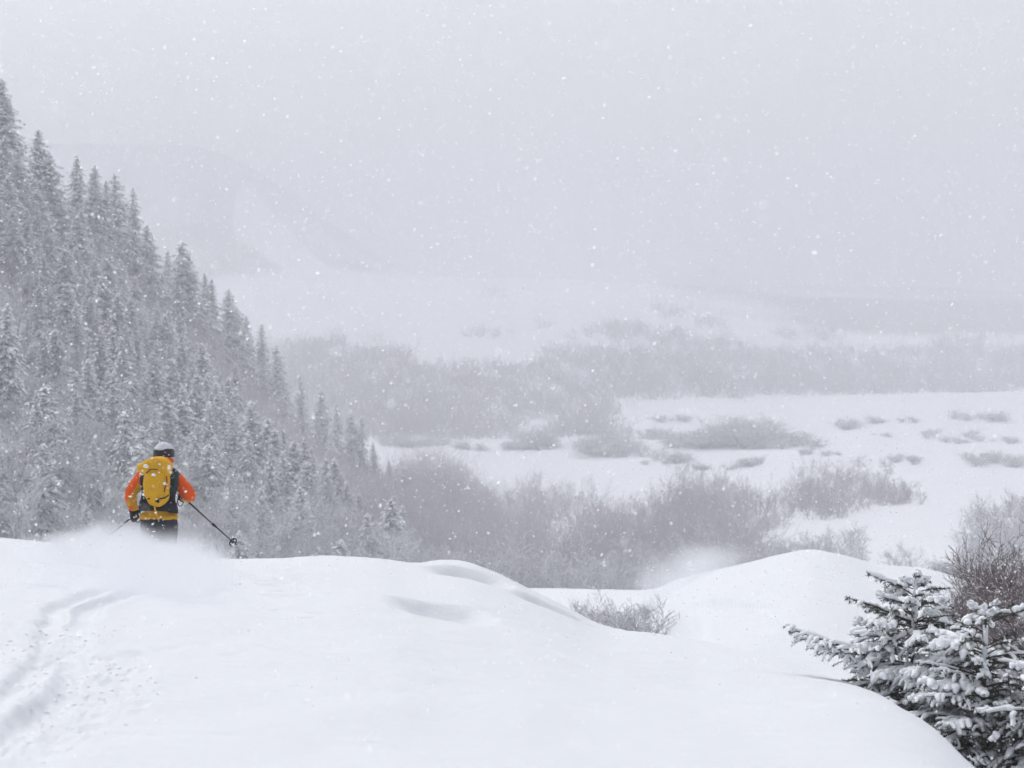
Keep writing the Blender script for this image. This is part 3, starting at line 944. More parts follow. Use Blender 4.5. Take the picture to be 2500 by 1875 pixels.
SPRUCE = [make_spruce('spruce_tree', 9, 1.55, 11, 34, 0.72, 7), make_spruce('spruce_tree', 9, 1.9, 23, 32, 0.85, 8),
          make_spruce('spruce_tree', 9, 1.3, 35, 36, 0.68, 7), make_spruce('spruce_tree', 9, 2.1, 47, 28, 0.75, 8)]
BARE = [make_bare('bare_tree', 6, 101, 1, 0.55, 4, 1.0, M['twig'], 0.85, 0.012), make_bare('bare_tree', 6, 112, 2, 0.5, 4, 0.85, M['twig'], 0.85, 0.012),
        make_bare('bare_tree', 6, 123, 3, 0.55, 4, 0.7, M['twig'], 0.85, 0.012), make_bare('bare_tree', 6, 134, 1, 0.65, 4, 1.05, M['twig'], 0.85, 0.012)]
BUSH = [make_bare('bare_shrub', 2.4, 201, 6, 0.6, 3, 1.0, M['twig_frost'], 0.5, 0.010, 'shrub'), make_bare('bare_shrub', 2.4, 212, 8, 0.55, 3, 0.9, M['twig_frost'], 0.55, 0.010, 'shrub'),
        make_bare('bare_shrub', 2.4, 223, 7, 0.7, 3, 1.0, M['twig_frost'], 0.5, 0.010, 'shrub')]
print('TRIS spruce', [n_tris(o) for o in SPRUCE], 'bare', [n_tris(o) for o in BARE], 'bush', [n_tris(o) for o in BUSH])
used = set()
COUNT = {}

def place(protos, k, u, d, h_scale, label, group, wide=1.0, tilt=0.04, sink=0.15):
    z = zq(u, d)
    loc = ((u - CX) / FPX * d, d, z - sink)
    p = protos[k % len(protos)]
    rz = random.uniform(0, 6.28); tl = (random.uniform(-tilt, tilt), random.uniform(-tilt, tilt))
    sc = (h_scale * wide, h_scale * wide, h_scale)
    if p.name not in used:
        used.add(p.name)
        p.location = loc; p.rotation_euler = (tl[0], tl[1], rz); p.scale = sc
        p['label'] = label; p['group'] = group
        r = p
    else:
        r = copy_tree(p, loc, rz, sc, label, group, tl)
    COUNT[group] = COUNT.get(group, 0) + 1
    return r

ORD = ['first', 'second', 'third', 'fourth', 'fifth', 'sixth', 'seventh', 'eighth', 'ninth', 'tenth', 'eleventh', 'twelfth', 'thirteenth', 'fourteenth', 'fifteenth',
       'sixteenth', 'seventeenth', 'eighteenth', 'nineteenth', 'twentieth', 'twenty-first', 'twenty-second', 'twenty-third', 'twenty-fourth', 'twenty-fifth', 'twenty-sixth', 'twenty-seventh', 'twenty-eighth']
LAND = [(700, 'right of the ski pole basket'), (850, 'below the forest skyline end'), (1000, 'left of the twin snow hump'), (1150, 'above the twin snow hump'), (1300, 'left of the shrub dip'), (1430, 'above the shrub dip'), (1570, 'right of the shrub dip'),
        (1720, 'by the right hump flank'), (1860, 'left of the right hump top'), (1980, 'above the right hump top'), (2110, 'left of the fir tip'), (2240, 'above the first fir tip'), (2360, 'between the two fir tips'), (2480, 'by the right border')]
def land(u):
    return min(LAND, key=lambda q: abs(q[0] - u))[1]
def size_word(v, a, b):
    return 'low' if v < a else ('tall' if v > b else 'mid-sized')
# skyline spruces: (column, row of the tip, width factor)
SKY = [(11, 192, .8), (96, 316, 1.0), (128, 372, .8), (186, 379, .85), (222, 404, .6), (253, 440, .55), (286, 424, .75), (328, 458, .6), (364, 548, .85), (405, 610, .5), (443, 588, .8), (466, 622, .9), (497, 667, .6),
       (514, 680, .7), (562, 706, .75), (588, 755, .6), (600, 770, .5), (636, 791, .5), (678, 842, .7), (735, 915, .7), (780, 949, .7), (822, 985, .5), (861, 1000, .6), (880, 1015, .5), (915, 1080, .7), (950, 1120, .7)]
for k, (u, pt, wf) in enumerate(SKY):
    d = KF * (float(drD(u)) - 2.5 - (k % 3) * 2)
    z = zq(u, d)
    h = -(pt - HY) / FPX * d - z
    lab = f'snow-dusted spruce whose tip breaks the forest skyline, {ORD[k]} from the left edge'
    if k == 0: lab = 'tallest-standing snowy spruce at the very left edge of the skyline'
    place(SPRUCE, k * 3 + 1, u, d, h / 9.0, lab, 'spruces along the forest skyline', wide=max(wf, 0.66) * 1.75)
# lone darker spruces inside the slope, easy to point at
for (u, pt, pb, d, lab) in [(283, 905, 1065, 95, 'dark lone spruce above and left of the skier, amid pale bare trees'),
                            (185, 735, 905, 112, 'dark spruce with hanging snow midway up the left forest slope'),
                            (610, 1050, 1260, 100, 'snow-streaked spruce just right of the skier, behind the pole'),
                            (10, 740, 1000, 90, 'large dark spruce cut by the left edge of the picture, mid height'),
                            (455, 945, 1040, 108, 'small frosted spruce above and right of the skier helmet'),
                            (78, 640, 800, 118, 'broad snowy spruce near the left edge below the skyline')]:
    d = d * KF
    h = (pb - pt) / FPX * d
    zg = zq(u, d)
    zt = -(pt - HY) / FPX * d
    place(SPRUCE, 1, u, d, max(h, zt - zg) / 9.0, lab, 'dark spruces inside the forest', wide=0.95)

# forest on the spur: spruces and bare trees mixed
nS = nB = 0
rest = []      # trees past the limit, kept for the joined woodland
spots = []
tries = 0
while len(spots) < 780 and tries < 60000:
    tries += 1
    u = rng.uniform(-260, 1000); dr = float(drD(u))
    t = math.sqrt(rng.random())
    d = 68 + (dr - 3 - 68) * (0.05 + 0.95 * rng.random() ** 0.9)
    if u > 700 and rng.random() < 0.25: continue
    x = (u - CX) / FPX * d
    if any((x - a) ** 2 + (d - b) ** 2 < (0.95 + 0.0035 * d) ** 2 for a, b, *_ in spots): continue
    spots.append((x, d, u))
spots.sort(key=lambda s: s[1])
SKX = [(q[0], ORD[k2]) for k2, q in enumerate(SKY)]
def slope_lab(u, tpos):
    band = 'lower' if tpos < 0.33 else ('middle' if tpos < 0.66 else 'upper')
    near = min(SKX, key=lambda q: abs(q[0] - u))
    return f'on the {band} slope beneath the {near[1]} skyline spruce' if u > 0 else f'on the {band} slope at the very left border'
zone_lab = lambda u: 'left of the skier' if u < 300 else ('directly above the skier' if u < 520 else 'right of the skier')
for (x, d, u) in spots:
    tpos = (d - 68) / (float(drD(u)) - 68)
    clump = vnoise(np.array([x / 9.0]), np.array([d / 16.0]), 5)[0]
    spruce = rng.random() < (0.30 + 0.45 * tpos + 0.5 * (clump - 0.5))
    if spruce and nS < 262:
        nS += 1
        h = rng.uniform(2.8, 6.0) * (0.8 + 0.3 * tpos) * KF
        wd = rng.uniform(1.05, 1.75)
        place(SPRUCE, int(rng.integers(0, 4)), u, d * KF, h / 9, f"{'tall' if h > 5.0 * KF else 'short'} {'broad' if wd > 1.4 else 'slim'} snow-dusted spruce {slope_lab(u, tpos)}", 'spruces of the forest slope', wide=wd)
    elif nB < 150:
        nB += 1
        h = rng.uniform(2.2, 4.2) * KF
        place(BARE, int(rng.integers(0, 4)), u, d * KF, h / 6, f"{'tall' if h > 3.2 * KF else 'low'} frosted leafless tree {slope_lab(u, tpos)}", 'bare trees of the forest slope', wide=rng.uniform(0.9, 1.3))
    else:
        rest.append((u, d * KF, rng.uniform(2.2, 4.0) * KF))

# bare wood in the valley, in the middle of the picture
def poly_fn(pts):
    a = np.array([disp(*p) for p in pts]); return lambda u: float(np.interp(u, a[:, 0], a[:, 1]))
wood_top = poly_fn([(640, 1120), (720, 1080), (830, 1005), (900, 962), (980, 985), (1030, 1030), (1110, 1040), (1150, 1005), (1200, 1040), (1260, 1035), (1330, 1062), (1440, 1062), (1480, 1010), (1520, 1015), (1590, 1030), (1640, 1062),
                    (1690, 1050), (1740, 1015), (1850, 1005), (1930, 1020), (2010, 1060), (2100, 1075), (2300, 1050)])
def blocked(u, py):
    x, y = u * 2212 / 2500, py * 2212 / 2500
    if abs(x - 1215) < 42 and 1120 < y < 1170: return True                      # small clearing
    if 1850 < x < 2110 and 1085 < y < 1205: return True                        # snowy bowl
    if 1700 < x < 1900 and 1120 < y < 1165: return True
    if 1640 < x < 1760 and 1140 < y < 1180: return True
    return False
nM = 0; tries = 0; mids = []
while len(mids) < 980 and tries < 60000:
    tries += 1
    u = rng.uniform(640, 2620); d = rng.uniform(80, 292) * KF
    z = zq(u, d)
    h = rng.uniform(2.6, 5.2) * (1.0 if u < 1750 else 0.62) * KF
    pb = HY - z / d * FPX; pt = pb - h / d * FPX
    if pt < wood_top(u) + rng.uniform(-26, 22) or blocked(u, 0.5 * (pb + pt)) or blocked(u, pb - 8): continue
    if u > 1850 and rng.random() < 0.35: continue
    x = (u - CX) / FPX * d
    if any((x - a) ** 2 + (d - b) ** 2 < (1.25 * KF) ** 2 for a, b, *_ in mids): continue
    mids.append((x, d, u, h))
for (ua, ub, da, db, want, hs_) in ((860, 1190, 205, 300, 150, 1.0), (1620, 1980, 165, 262, 60, 0.85), (1960, 2520, 150, 270, 34, 0.6)):      # the deeper parts of the wood
    got = tries = 0
    while got < want and tries < 20000:
        tries += 1
        u = rng.uniform(ua, ub); d = rng.uniform(da, db) * KF; h = rng.uniform(2.8, 5.4) * hs_ * KF
        z = zq(u, d); pb = HY - z / d * FPX; pt = pb - h / d * FPX
        if pt < wood_top(u) + rng.uniform(-45, 45) or blocked(u, 0.5 * (pb + pt)) or blocked(u, pb - 8): continue
        mids.append(((u - CX) / FPX * d, d, u, h)); got += 1
mids.sort(key=lambda s: s[1])
def mid_lab(u, d, h):
    row = 'nearest' if d < 95 * KF else ('second' if d < 110 * KF else 'third')
    return f"{size_word(h, 3.2 * KF, 4.3 * KF)} leafless tree, {row} row of the valley wood, {land(u)}"
for (x, d, u, h) in mids:
    if nM < 145:
        nM += 1
        place(BARE, int(rng.integers(0, 4)), u, d, h / 6, mid_lab(u, d, h), 'bare trees of the valley wood', wide=rng.uniform(0.7, 1.1))
    else:
        rest.append((u, d, h))

# shrubs: (view x, view y of the foot, height in view px, distance)
SHR = []
for (x, y, hh, d, n, sx) in [(1275, 1318, 0, 41, 4, 42), (1370, 1312, 0, 41, 4, 42), (1330, 1298, 0, 46, 4, 70), (1400, 1305, 0, 46, 2, 18), (1335, 1330, 0, 37.5, 3, 75)]:
    for _ in range(n):
        xx = x + rng.uniform(-sx, sx); dd = d + rng.uniform(-2, 3); uu = xx * 2500 / 2212
        top = -((y + rng.uniform(-30, 16) + max(0, 1290 - xx) * -0.25) * 2500 / 2212 - HY) / FPX * dd
        SHR.append((xx, dd, max(0.5, top - zq(uu, dd)) * FPX / dd * 2212 / 2500, 'frosted shrub in the dip beyond the crest', 'shrubs in the dip'))
for (x, hh, d, n, sx) in [(1690, 70, 62, 5, 60), (1800, 110, 64, 9, 70), (1900, 85, 64, 7, 50), (1975, 70, 60, 6, 40), (1570, 60, 64, 3, 40), (2035, 90, 58, 5, 30)]:
    for _ in range(n):
        SHR.append((x + rng.uniform(-sx, sx), d + rng.uniform(-1, 8), hh * rng.uniform(0.55, 1.0), 'bare shrub behind the right snow hump', 'shrubs on the right hump'))
for (x, y, hh, n, sx, sy) in [(1165, 968, 44, 7, 22, 6), (1330, 978, 50, 18, 60, 10), (1420, 1000, 30, 8, 50, 5), (1290, 935, 26, 10, 70, 6), (1590, 958, 58, 22, 75, 10), (1490, 963, 38, 12, 50, 8), (1700, 962, 34, 14, 60, 9),
                              (1830, 925, 26, 6, 20, 4), (1910, 915, 20, 6, 70, 3), (2000, 945, 18, 9, 130, 6), (2120, 905, 24, 7, 60, 5), (1625, 1005, 24, 5, 25, 4), (1550, 1012, 18, 7, 60, 4), (1080, 972, 20, 12, 90, 4), (2150, 1000, 30, 12, 50, 10),
                              (1970, 1000, 22, 7, 50, 8), (1450, 910, 22, 6, 30, 5), (2120, 958, 20, 8, 80, 4), (900, 962, 26, 14, 70, 5), (1400, 945, 26, 8, 40, 8), (1780, 985, 18, 4, 70, 3)]:
    for _ in range(n):
        px, py = disp(x + rng.uniform(-sx, sx), y + rng.uniform(-sy, sy))
        _, d = pix_to_ground(px, py, 180 * KF, 900.0)
        if d >= 895: continue
        SHR.append((px * 2212 / 2500, d, hh * rng.uniform(0.35, 1.2), 'small hazy clump of bushes on the open snowfield', 'bushes on the far snowfield'))
for (x, d, hh, lab, grp) in SHR:
    u = x * 2500 / 2212
    h = hh * 2500 / 2212 / FPX * d
    place(BUSH, int(rng.integers(0, 3)), u, d, h / 2.4, lab, grp, wide=rng.uniform(1.0, 1.5) if d < 100 else rng.uniform(1.3, 2.6), sink=0.1)
for grp, txt in (('shrubs in the dip', 'frosted shrub in the dip beyond the crest'), ('shrubs on the right hump', 'bare shrub behind the right snow hump')):
    for o in [o for o in COL.objects if o.parent is None and o.get('group') == grp]:
        u = o.location.x / o.location.y * FPX + CX
        row = 'front' if o.location.y < (40 if 'dip' in grp else 65) else 'back'
        if 'dip' in grp:
            side = 'left' if u < 1460 else ('middle' if u < 1545 else 'right')
            o['label'] = f"{size_word(o.scale.z, 0.33, 0.42)} {txt}, {row} row, {side}"
        else:
            o['label'] = f"{size_word(o.scale.z, 0.45, 0.75)} {txt}, {row} row, {land(u)}"
# shared labels read better with a place in them
for grp, fn in (('bushes on the far snowfield', lambda u: 'near the picture centre' if u < 1500 else ('right of centre' if u < 1950 else 'towards the right edge')),):
    for o in [o for o in COL.objects if o.parent is None and o.get('group') == grp]:
        u = o.location.x / o.location.y * FPX + CX
        row = 'near' if o.location.y < 245 * KF else ('farther' if o.location.y < 320 * KF else 'farthest')
        o['label'] = f"{size_word(o.scale.z, 0.75 * KF / 1.7, 1.2 * KF / 1.7)} {'wide' if o.scale.x > 1.9 * o.scale.z else 'narrow'} hazy bush on the {row} snowfield, {land(u)}"

# everything past that: joined woodland (trees one cannot tell apart)
def joined(spots, name, label, levels, seed, mat, rmin, per, wide):
    var = [branch_segments(1.0, seed + q, 1 + q % 3, 0.48, levels, 0.9) for q in range(7)]
    r = np.random.default_rng(seed)
    vs, fs, n = [], [], 0
    sv, sf, m = [], [], 0
    for (u, d, h) in spots:
        P0, P1, R0, R1, LV = var[int(r.integers(0, 7))]
        pick = r.random(len(P0)) < per
        pick |= LV == 0
        a = r.uniform(0, 6.28); c, s = math.cos(a), math.sin(a); k = r.uniform(*wide)
        Rm = np.array([[c * h * k, -s * h * k, 0], [s * h * k, c * h * k, 0], [0, 0, h]])
        z = zq(u, d)
        o_ = np.array([(u - CX) / FPX * d, d, z])
        q0 = P0[pick] @ Rm.T + o_; q1 = P1[pick] @ Rm.T + o_
        rr = np.full(len(q0), rmin) * (1 + 2.0 * (LV[pick] == 0))
        v, f = prisms(q0, q1, rr, rr * 0.6)
        vs.append(v); fs.append(f + n); n += len(v)
    o = mesh_obj(name, np.concatenate(vs), np.concatenate(fs), mat)
    o['kind'] = 'stuff'; o['label'] = label; o['category'] = 'woodland'
    return o
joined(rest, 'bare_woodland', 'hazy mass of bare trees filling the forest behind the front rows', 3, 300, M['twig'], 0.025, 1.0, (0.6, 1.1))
# far wood across the valley
farw = []
tries = 0
while len(farw) < 5200 and tries < 60000:
    tries += 1
    u = rng.uniform(-400, 2900); d = float(far_d(rng.uniform(338, 520)))
    z = zq(u, d); py = HY - z / d * FPX
    x, y = u * 2212 / 2500, py * 2212 / 2500
    if u > 1500 and y > 862 - (x - 1400) * 0.02: continue
    if y > 955: continue
    if 885 < x < 1170 and 742 < y < 795: continue
    if 1120 < x < 1200 and 905 < y < 950: continue
    if y < 760 and vnoise(np.array([x / 90.0]), np.array([y / 22.0]), 8)[0] > 0.42: continue
    if x < 1000 and y < 742 - (x - 700) * 0.04: continue
    if 1000 < x < 1420 and 640 < y < 705: continue
    farw.append((u, d, rng.uniform(2.4, 4.5) * d / float(layout_d(d))))
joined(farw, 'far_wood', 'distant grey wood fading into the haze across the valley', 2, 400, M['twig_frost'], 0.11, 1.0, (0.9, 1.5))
print('COUNT', COUNT, 'rest', len(rest), 'far', len(farw))

# ---------------------------------------------------------------- near young firs at the right
def lump_tube(g, pts, rad, r, sides=7):
    """snow pillow along a twig: uneven, flattened tube"""
    pts = np.asarray(pts); k = len(pts)
    rad = np.asarray(rad) * r.uniform(0.75, 1.25, k)
    rad[0] *= 0.5; rad[-1] *= 0.45
    n0 = g.n
    g.tube(pts, rad, sides, True)
    v = g.v[-3] if len(g.v) >= 3 else g.v[-1]

def make_fir(name, label, loc, h, wmax, seed, whorls=9, extra=()):
    r = np.random.default_rng(seed)
    root = thing(name, label, 'tree', loc, 'young firs at the right')
    g = Geo()
    zz = np.linspace(-1.2, h, 12)
    tr = np.stack([0.03 * np.sin(zz * 2 + seed), 0.03 * np.cos(zz * 1.7 + seed), zz], -1)
    g.tube(tr, np.linspace(0.045, 0.006, 12), 8)
    g.build('trunk', M['bark'], root, True)
    nv, nf, nn = [], [], 0
    sg = Geo(); bg = Geo()
    def needles(pts, dens, ln):
        nonlocal nn
        pts = np.asarray(pts)
        L = np.linalg.norm(np.diff(pts, axis=0), axis=1).sum()
        n = max(6, int(L * dens))
        t = r.random(n) * (len(pts) - 1)
        i0 = np.minimum(t.astype(int), len(pts) - 2); fr = (t - i0)[:, None]
        p = pts[i0] * (1 - fr) + pts[i0 + 1] * fr
        tan = pts[i0 + 1] - pts[i0]; tan /= np.linalg.norm(tan, axis=1, keepdims=True) + 1e-9
        a = r.normal(0, 1, (n, 3)); a -= tan * (a * tan).sum(1, keepdims=True); a /= np.linalg.norm(a, axis=1, keepdims=True) + 1e-9
        dv = a * 0.9 + tan * r.uniform(0.25, 0.9, (n, 1)); dv /= np.linalg.norm(dv, axis=1, keepdims=True)
        w = np.cross(dv, r.normal(0, 1, (n, 3))); w /= np.linalg.norm(w, axis=1, keepdims=True) + 1e-9
        l = ln * r.uniform(0.7, 1.25, (n, 1))
        v = np.stack([p - w * 0.0027, p + w * 0.0027, p + dv * l], 1).reshape(-1, 3)
        nv.append(v); nf.append(np.arange(n * 3).reshape(-1, 3) + nn); nn += n * 3
    def snow_on(pts, rad, cover):
        pts = np.asarray(pts)
        if r.random() > cover or len(pts) < 3: return
        a = 0 if r.random() < 0.6 else 1
        seg = pts[a:]
        # resample
        t = np.linspace(0, len(seg) - 1, 7); i0 = np.minimum(t.astype(int), len(seg) - 2); fr = (t - i0)[:, None]
        q = seg[i0] * (1 - fr) + seg[i0 + 1] * fr
        q = q + r.normal(0, 0.004, q.shape)
        rr = rad * 1.25 * r.uniform(0.6, 1.35, 7) * np.array([.55, .95, 1.05, 1, 1, .9, .45])
        q[:, 2] += rr * 0.75
        n0 = len(sg.v)
        sg.tube(q, rr, 7, True)
        sg.v[n0][:, 2] = np.repeat(q[:, 2], 7) + (sg.v[n0][:, 2] - np.repeat(q[:, 2], 7)) * 0.72
    def twig(p, dvec, L, sag, cover, rad):
        k = 5
        t = np.linspace(0, 1, k)[:, None]
        pts = p + dvec * L * t + np.array([0, 0, -1.0]) * sag * L * t**2 + r.normal(0, 0.006, (k, 3)) * t
        needles(pts, 330, 0.026)
        bg.tube(pts, np.linspace(0.0035, 0.0015, k), 4, False)
        snow_on(pts, rad, cover)
        return pts
    def bough(z0, az, L, rise, droop):
        k = 9
        t = np.linspace(0, 1, k)
        ca, sa_ = math.cos(az), math.sin(az)
        curl = r.uniform(-0.15, 0.15)
        tx = np.interp(z0, zz, tr[:, 0]); ty = np.interp(z0, zz, tr[:, 1])
        pts = np.stack([tx + ca * L * t - sa_ * curl * L * t**2, ty + sa_ * L * t + ca * curl * L * t**2, z0 + L * (rise * t - droop * t**2 + 0.28 * droop * t**4)], -1)
        bg.tube(pts, np.linspace(0.004 + 0.008 * L, 0.003, k), 5, False)
        needles(pts[2:], 330, 0.026)
        cov = r.choice([0.08, 0.28, 0.5, 0.72, 0.92])
        fat = r.uniform(0.6, 1.3)
        snow_on(pts[2:], (0.017 + 0.012 * L * r.random()) * fat, cov)
        nt = max(4, int(L * 13))
        for s in range(nt):
            q = 0.22 + 0.76 * (s + 0.5) / nt
            i0 = min(int(q * (k - 1)), k - 2); fr = q * (k - 1) - i0
            p = pts[i0] * (1 - fr) + pts[i0 + 1] * fr
            tan = pts[i0 + 1] - pts[i0]; tan /= np.linalg.norm(tan)
            for sd in (-1, 1):
                sdv = np.cross(tan, [0, 0, 1.0]) * sd; sdv /= np.linalg.norm(sdv) + 1e-9
                dv = tan * r.uniform(0.55, 0.95) + sdv * r.uniform(0.6, 1.0) + np.array([0, 0, r.uniform(-0.25, 0.15)])
                dv /= np.linalg.norm(dv)
                tl = L * (0.36 * (1 - q) + 0.11) * r.uniform(0.7, 1.2)
                tp = twig(p, dv, tl, r.uniform(0.1, 0.5), cov, (0.016 + 0.010 * r.random()) * fat)
                if tl > 0.22:
                    for w_ in range(2):
                        e = tp[2 + w_]
                        sd2 = np.cross(dv, [0, 0, 1.0]) * (1 if w_ else -1)
                        d2 = dv * 0.8 + sd2 * 0.7; d2 /= np.linalg.norm(d2)
                        twig(e, d2, tl * 0.45, 0.3, cov * 0.9, 0.014 * fat)
    for i in range(whorls):
        t = i / (whorls - 1)
        z0 = h * (0.97 - 0.9 * t)
        L = wmax * (0.10 + 0.90 * t ** 0.66)
        nb = 5 if t < 0.2 else 8
        for b in range(nb):
            az = 2 * math.pi * (b + r.uniform(-0.3, 0.3)) / nb + i * 0.9
            bough(z0 + r.uniform(-0.05, 0.05), az, L * r.uniform(0.7, 1.15), 0.55 - 0.35 * t + r.uniform(-0.1, 0.1), r.uniform(0.40, 0.85) * (0.4 + 0.6 * t))
    for (z0, az, L, rise, droop) in extra:
        bough(z0, az, L, rise, droop)
    needles(tr[-3:], 300, 0.022)
    snow_on(tr[-4:], 0.02, 1.0)
    bg.build('branches', M['bark'], root, True)
    mesh_obj('needles', np.concatenate(nv), np.concatenate(nf), M['needle_near'], root)['kind'] = 'stuff'
    sg.build('snow_load', M['snow_load'], root, True)['kind'] = 'stuff'
    return root

def fir_at(px, pt, d):
    x = (px - CX) / FPX * d; zt = -(pt - HY) / FPX * d
    zg = zq(px, d)
    return (x, d, zg), zt - zg
loc, hh = fir_at(2235, 1408, 15.5)
fir1 = make_fir('young_fir', 'snow-laden young fir leaning past the near snow edge, lower right', loc, hh, 1.08, 3, 15,
                extra=[(hh * 0.50, math.pi * 1.02, 1.12, 0.50, 0.16), (hh * 0.75, math.pi * 1.05, 0.62, 0.65, 0.3), (hh * 0.9, math.pi * .98, 0.42, 0.7, 0.3)])
loc, hh = fir_at(2412, 1482, 14.6)
fir2 = make_fir('young_fir', 'snow-laden young fir at the right border, in front of its neighbour', loc, hh, 1.30, 8, 16)
loc, hh = fir_at(2570, 1570, 14.0)
fir3 = make_fir('young_fir', 'young fir mostly cut off by the right border, lowest of the three', loc, hh, 1.0, 15, 10)
print('FIR', n_tris(fir1), n_tris(fir2), hh)

# brown bare thicket behind the firs at the right border
THK = [make_bare('brown_thicket', 3.0, 501, 6, 0.5, 4, 0.85, M['twig_brown'], 0.16, 0.006, 'shrub'), make_bare('brown_thicket', 3.0, 512, 7, 0.45, 4, 0.8, M['twig_brown'], 0.16, 0.006, 'shrub')]
print('THICKET', [n_tris(o) for o in THK])
THL = ['tall brown leafless thicket cut by the right picture border', 'brown leafless thicket just left of the tallest one at the right border', 'lower brown thicket directly behind the fir tips',
       'thin brown thicket at the left end of the clump', 'dense brown thicket filling the gap between the two firs', 'short brown thicket at the foot of the clump', 'brown thicket standing behind the tallest one at the right border', 'brown thicket rising behind the second fir tip', 'farthest brown thicket of the clump at the right border',
       'low brown thicket between the first fir tip and the clump', 'brown thicket half outside the right border, below the tallest']
for k, (x, top, d) in enumerate([(2225, 1050, 30), (2165, 1110, 31), (2110, 1190, 32), (2060, 1245, 33), (2150, 1250, 29), (2195, 1180, 28), (2205, 1120, 32), (2140, 1175, 33.5), (2190, 1150, 34.5), (2090, 1235, 30.5), (2240, 1150, 29)]):
    u, pt = disp(x, top)
    z = zq(u, d)
    h = max(0.8, -(pt - HY) / FPX * d - z)
    place(THK, k, u, float(d), h / 3.0, THL[k], 'brown thicket behind the firs', wide=1.0)

# ---------------------------------------------------------------- powder thrown up by the skis
def powder(name, label, hull_c, hull_r, blobs, dens, nscale, seed):
    g = Geo(); g.ball((0, 0, 0), hull_r, 20, 12)
    m = bpy.data.materials.new(name); m.use_nodes = True
    nt = m.node_tree; N, L = nt.nodes, nt.links
    N.clear()
    out = N.new('ShaderNodeOutputMaterial'); pv = N.new('ShaderNodeVolumePrincipled')
    pv.inputs['Color'].default_value = (0.93, 0.946, 0.972, 1); pv.inputs['Anisotropy'].default_value = 0.0
    L.new(pv.outputs[0], out.inputs['Volume'])
    tc = N.new('ShaderNodeTexCoord')
    nz = N.new('ShaderNodeTexNoise'); nz.inputs['Scale'].default_value = nscale; nz.inputs['Detail'].default_value = 3
    mp = N.new('ShaderNodeMapping'); mp.inputs['Location'].default_value = (seed, seed * .3, 0)
    L.new(tc.outputs['Object'], mp.inputs['Vector']); L.new(mp.outputs[0], nz.inputs['Vector'])
    tot = None
    for (cx_, cy_, cz_, rx, ry, rz, wgt) in blobs:
        mv = N.new('ShaderNodeMapping'); mv.vector_type = 'TEXTURE'
        mv.inputs['Location'].default_value = (cx_ - hull_c[0], cy_ - hull_c[1], cz_ - hull_c[2])
        mv.inputs['Scale'].default_value = (rx, ry, rz)
        L.new(tc.outputs['Object'], mv.inputs['Vector'])
        ln = N.new('ShaderNodeVectorMath'); ln.operation = 'LENGTH'; L.new(mv.outputs[0], ln.inputs[0])
        mr = N.new('ShaderNodeMapRange'); mr.interpolation_type = 'SMOOTHERSTEP'
        mr.inputs['From Min'].default_value = 1.0; mr.inputs['From Max'].default_value = 0.0
        mr.inputs['To Min'].default_value = 0.0; mr.inputs['To Max'].default_value = wgt
        L.new(ln.outputs['Value'], mr.inputs['Value'])
        if tot is None: tot = mr.outputs[0]
        else:
            ad = N.new('ShaderNodeMath'); ad.operation = 'ADD'; L.new(tot, ad.inputs[0]); L.new(mr.outputs[0], ad.inputs[1]); tot = ad.outputs[0]
    k = N.new('ShaderNodeMapRange'); k.inputs['From Min'].default_value = 0.34; k.inputs['From Max'].default_value = 0.66
    k.inputs['To Min'].default_value = 0.12; k.inputs['To Max'].default_value = 1.5
    L.new(nz.outputs['Fac'], k.inputs['Value'])
    mu = N.new('ShaderNodeMath'); mu.operation = 'MULTIPLY'; L.new(tot, mu.inputs[0]); L.new(k.outputs[0], mu.inputs[1])
    m2 = N.new('ShaderNodeMath'); m2.operation = 'MULTIPLY'; L.new(mu.outputs[0], m2.inputs[0]); m2.inputs[1].default_value = dens
    L.new(m2.outputs[0], pv.inputs['Density'])
    o = g.build(name, m, None, False, tuple(hull_c))
    o['kind'] = 'stuff'; o['label'] = label; o['category'] = 'snow spray'
    return o
def W(x, y, d):    # view pixel of the 2212 wide picture at distance d
    px, py = disp(x, y); return np.array([(px - CX) / FPX * d, d, -(py - HY) / FPX * d])
pc = W(270, 1235, 17.3)
bl = []
for (x, y, d, rx, ry, rz, w) in [(300, 1250, 19.3, .75, .8, .62, 1.0), (250, 1190, 19.3, .50, .6, .40, .9), (360, 1255, 19.0, .50, .6, .52, 1.0), (200, 1220, 19.6, .8, .7, .42, .9), (120, 1195, 20, .9, .8, .3, .55),
                                 (335, 1218, 19.4, .28, .4, .32, .9), (285, 1172, 19.5, .35, .45, .30, .9), (225, 1165, 19.6, .45, .5, .28, .8), (165, 1172, 19.8, .5, .5, .22, .55), (368, 1212, 19.4, .26, .4, .22, .45),
                                 (420, 1235, 19.3, .45, .5, .30, .5), (305, 1195, 19.4, .22, .3, .24, .5)]:
    c = W(x, y, d); bl.append((*c, rx, ry, rz, w))
for (x, d, up, rx, ry, rz, w) in [(380, 17.3, .18, .6, 1.0, .46, .6), (300, 17.0, .16, .8, 1.0, .44, .55), (340, 15.6, .12, .8, 1.1, .36, .42), (400, 14.7, .08, .55, 1.0, .28, .34), (270, 15.2, .08, .75, 1.0, .28, .34),
                                  (105, 15.4, .06, .42, .8, .24, .42), (440, 16.6, .12, .45, .9, .30, .32), (180, 17.4, .14, .8, .9, .34, .42), (430, 18.2, .15, .5, .8, .34, .40)]:
    px = x * 2500 / 2212
    bl.append(((px - CX) / FPX * d, d, zq(px, d) + up, rx, ry, rz, w))
powder('snow_spray', 'cloud of powder snow thrown up around the skier legs', pc, (2.4, 4.2, 1.35), bl, 6.0, 3.6, 2.0)
bl = []
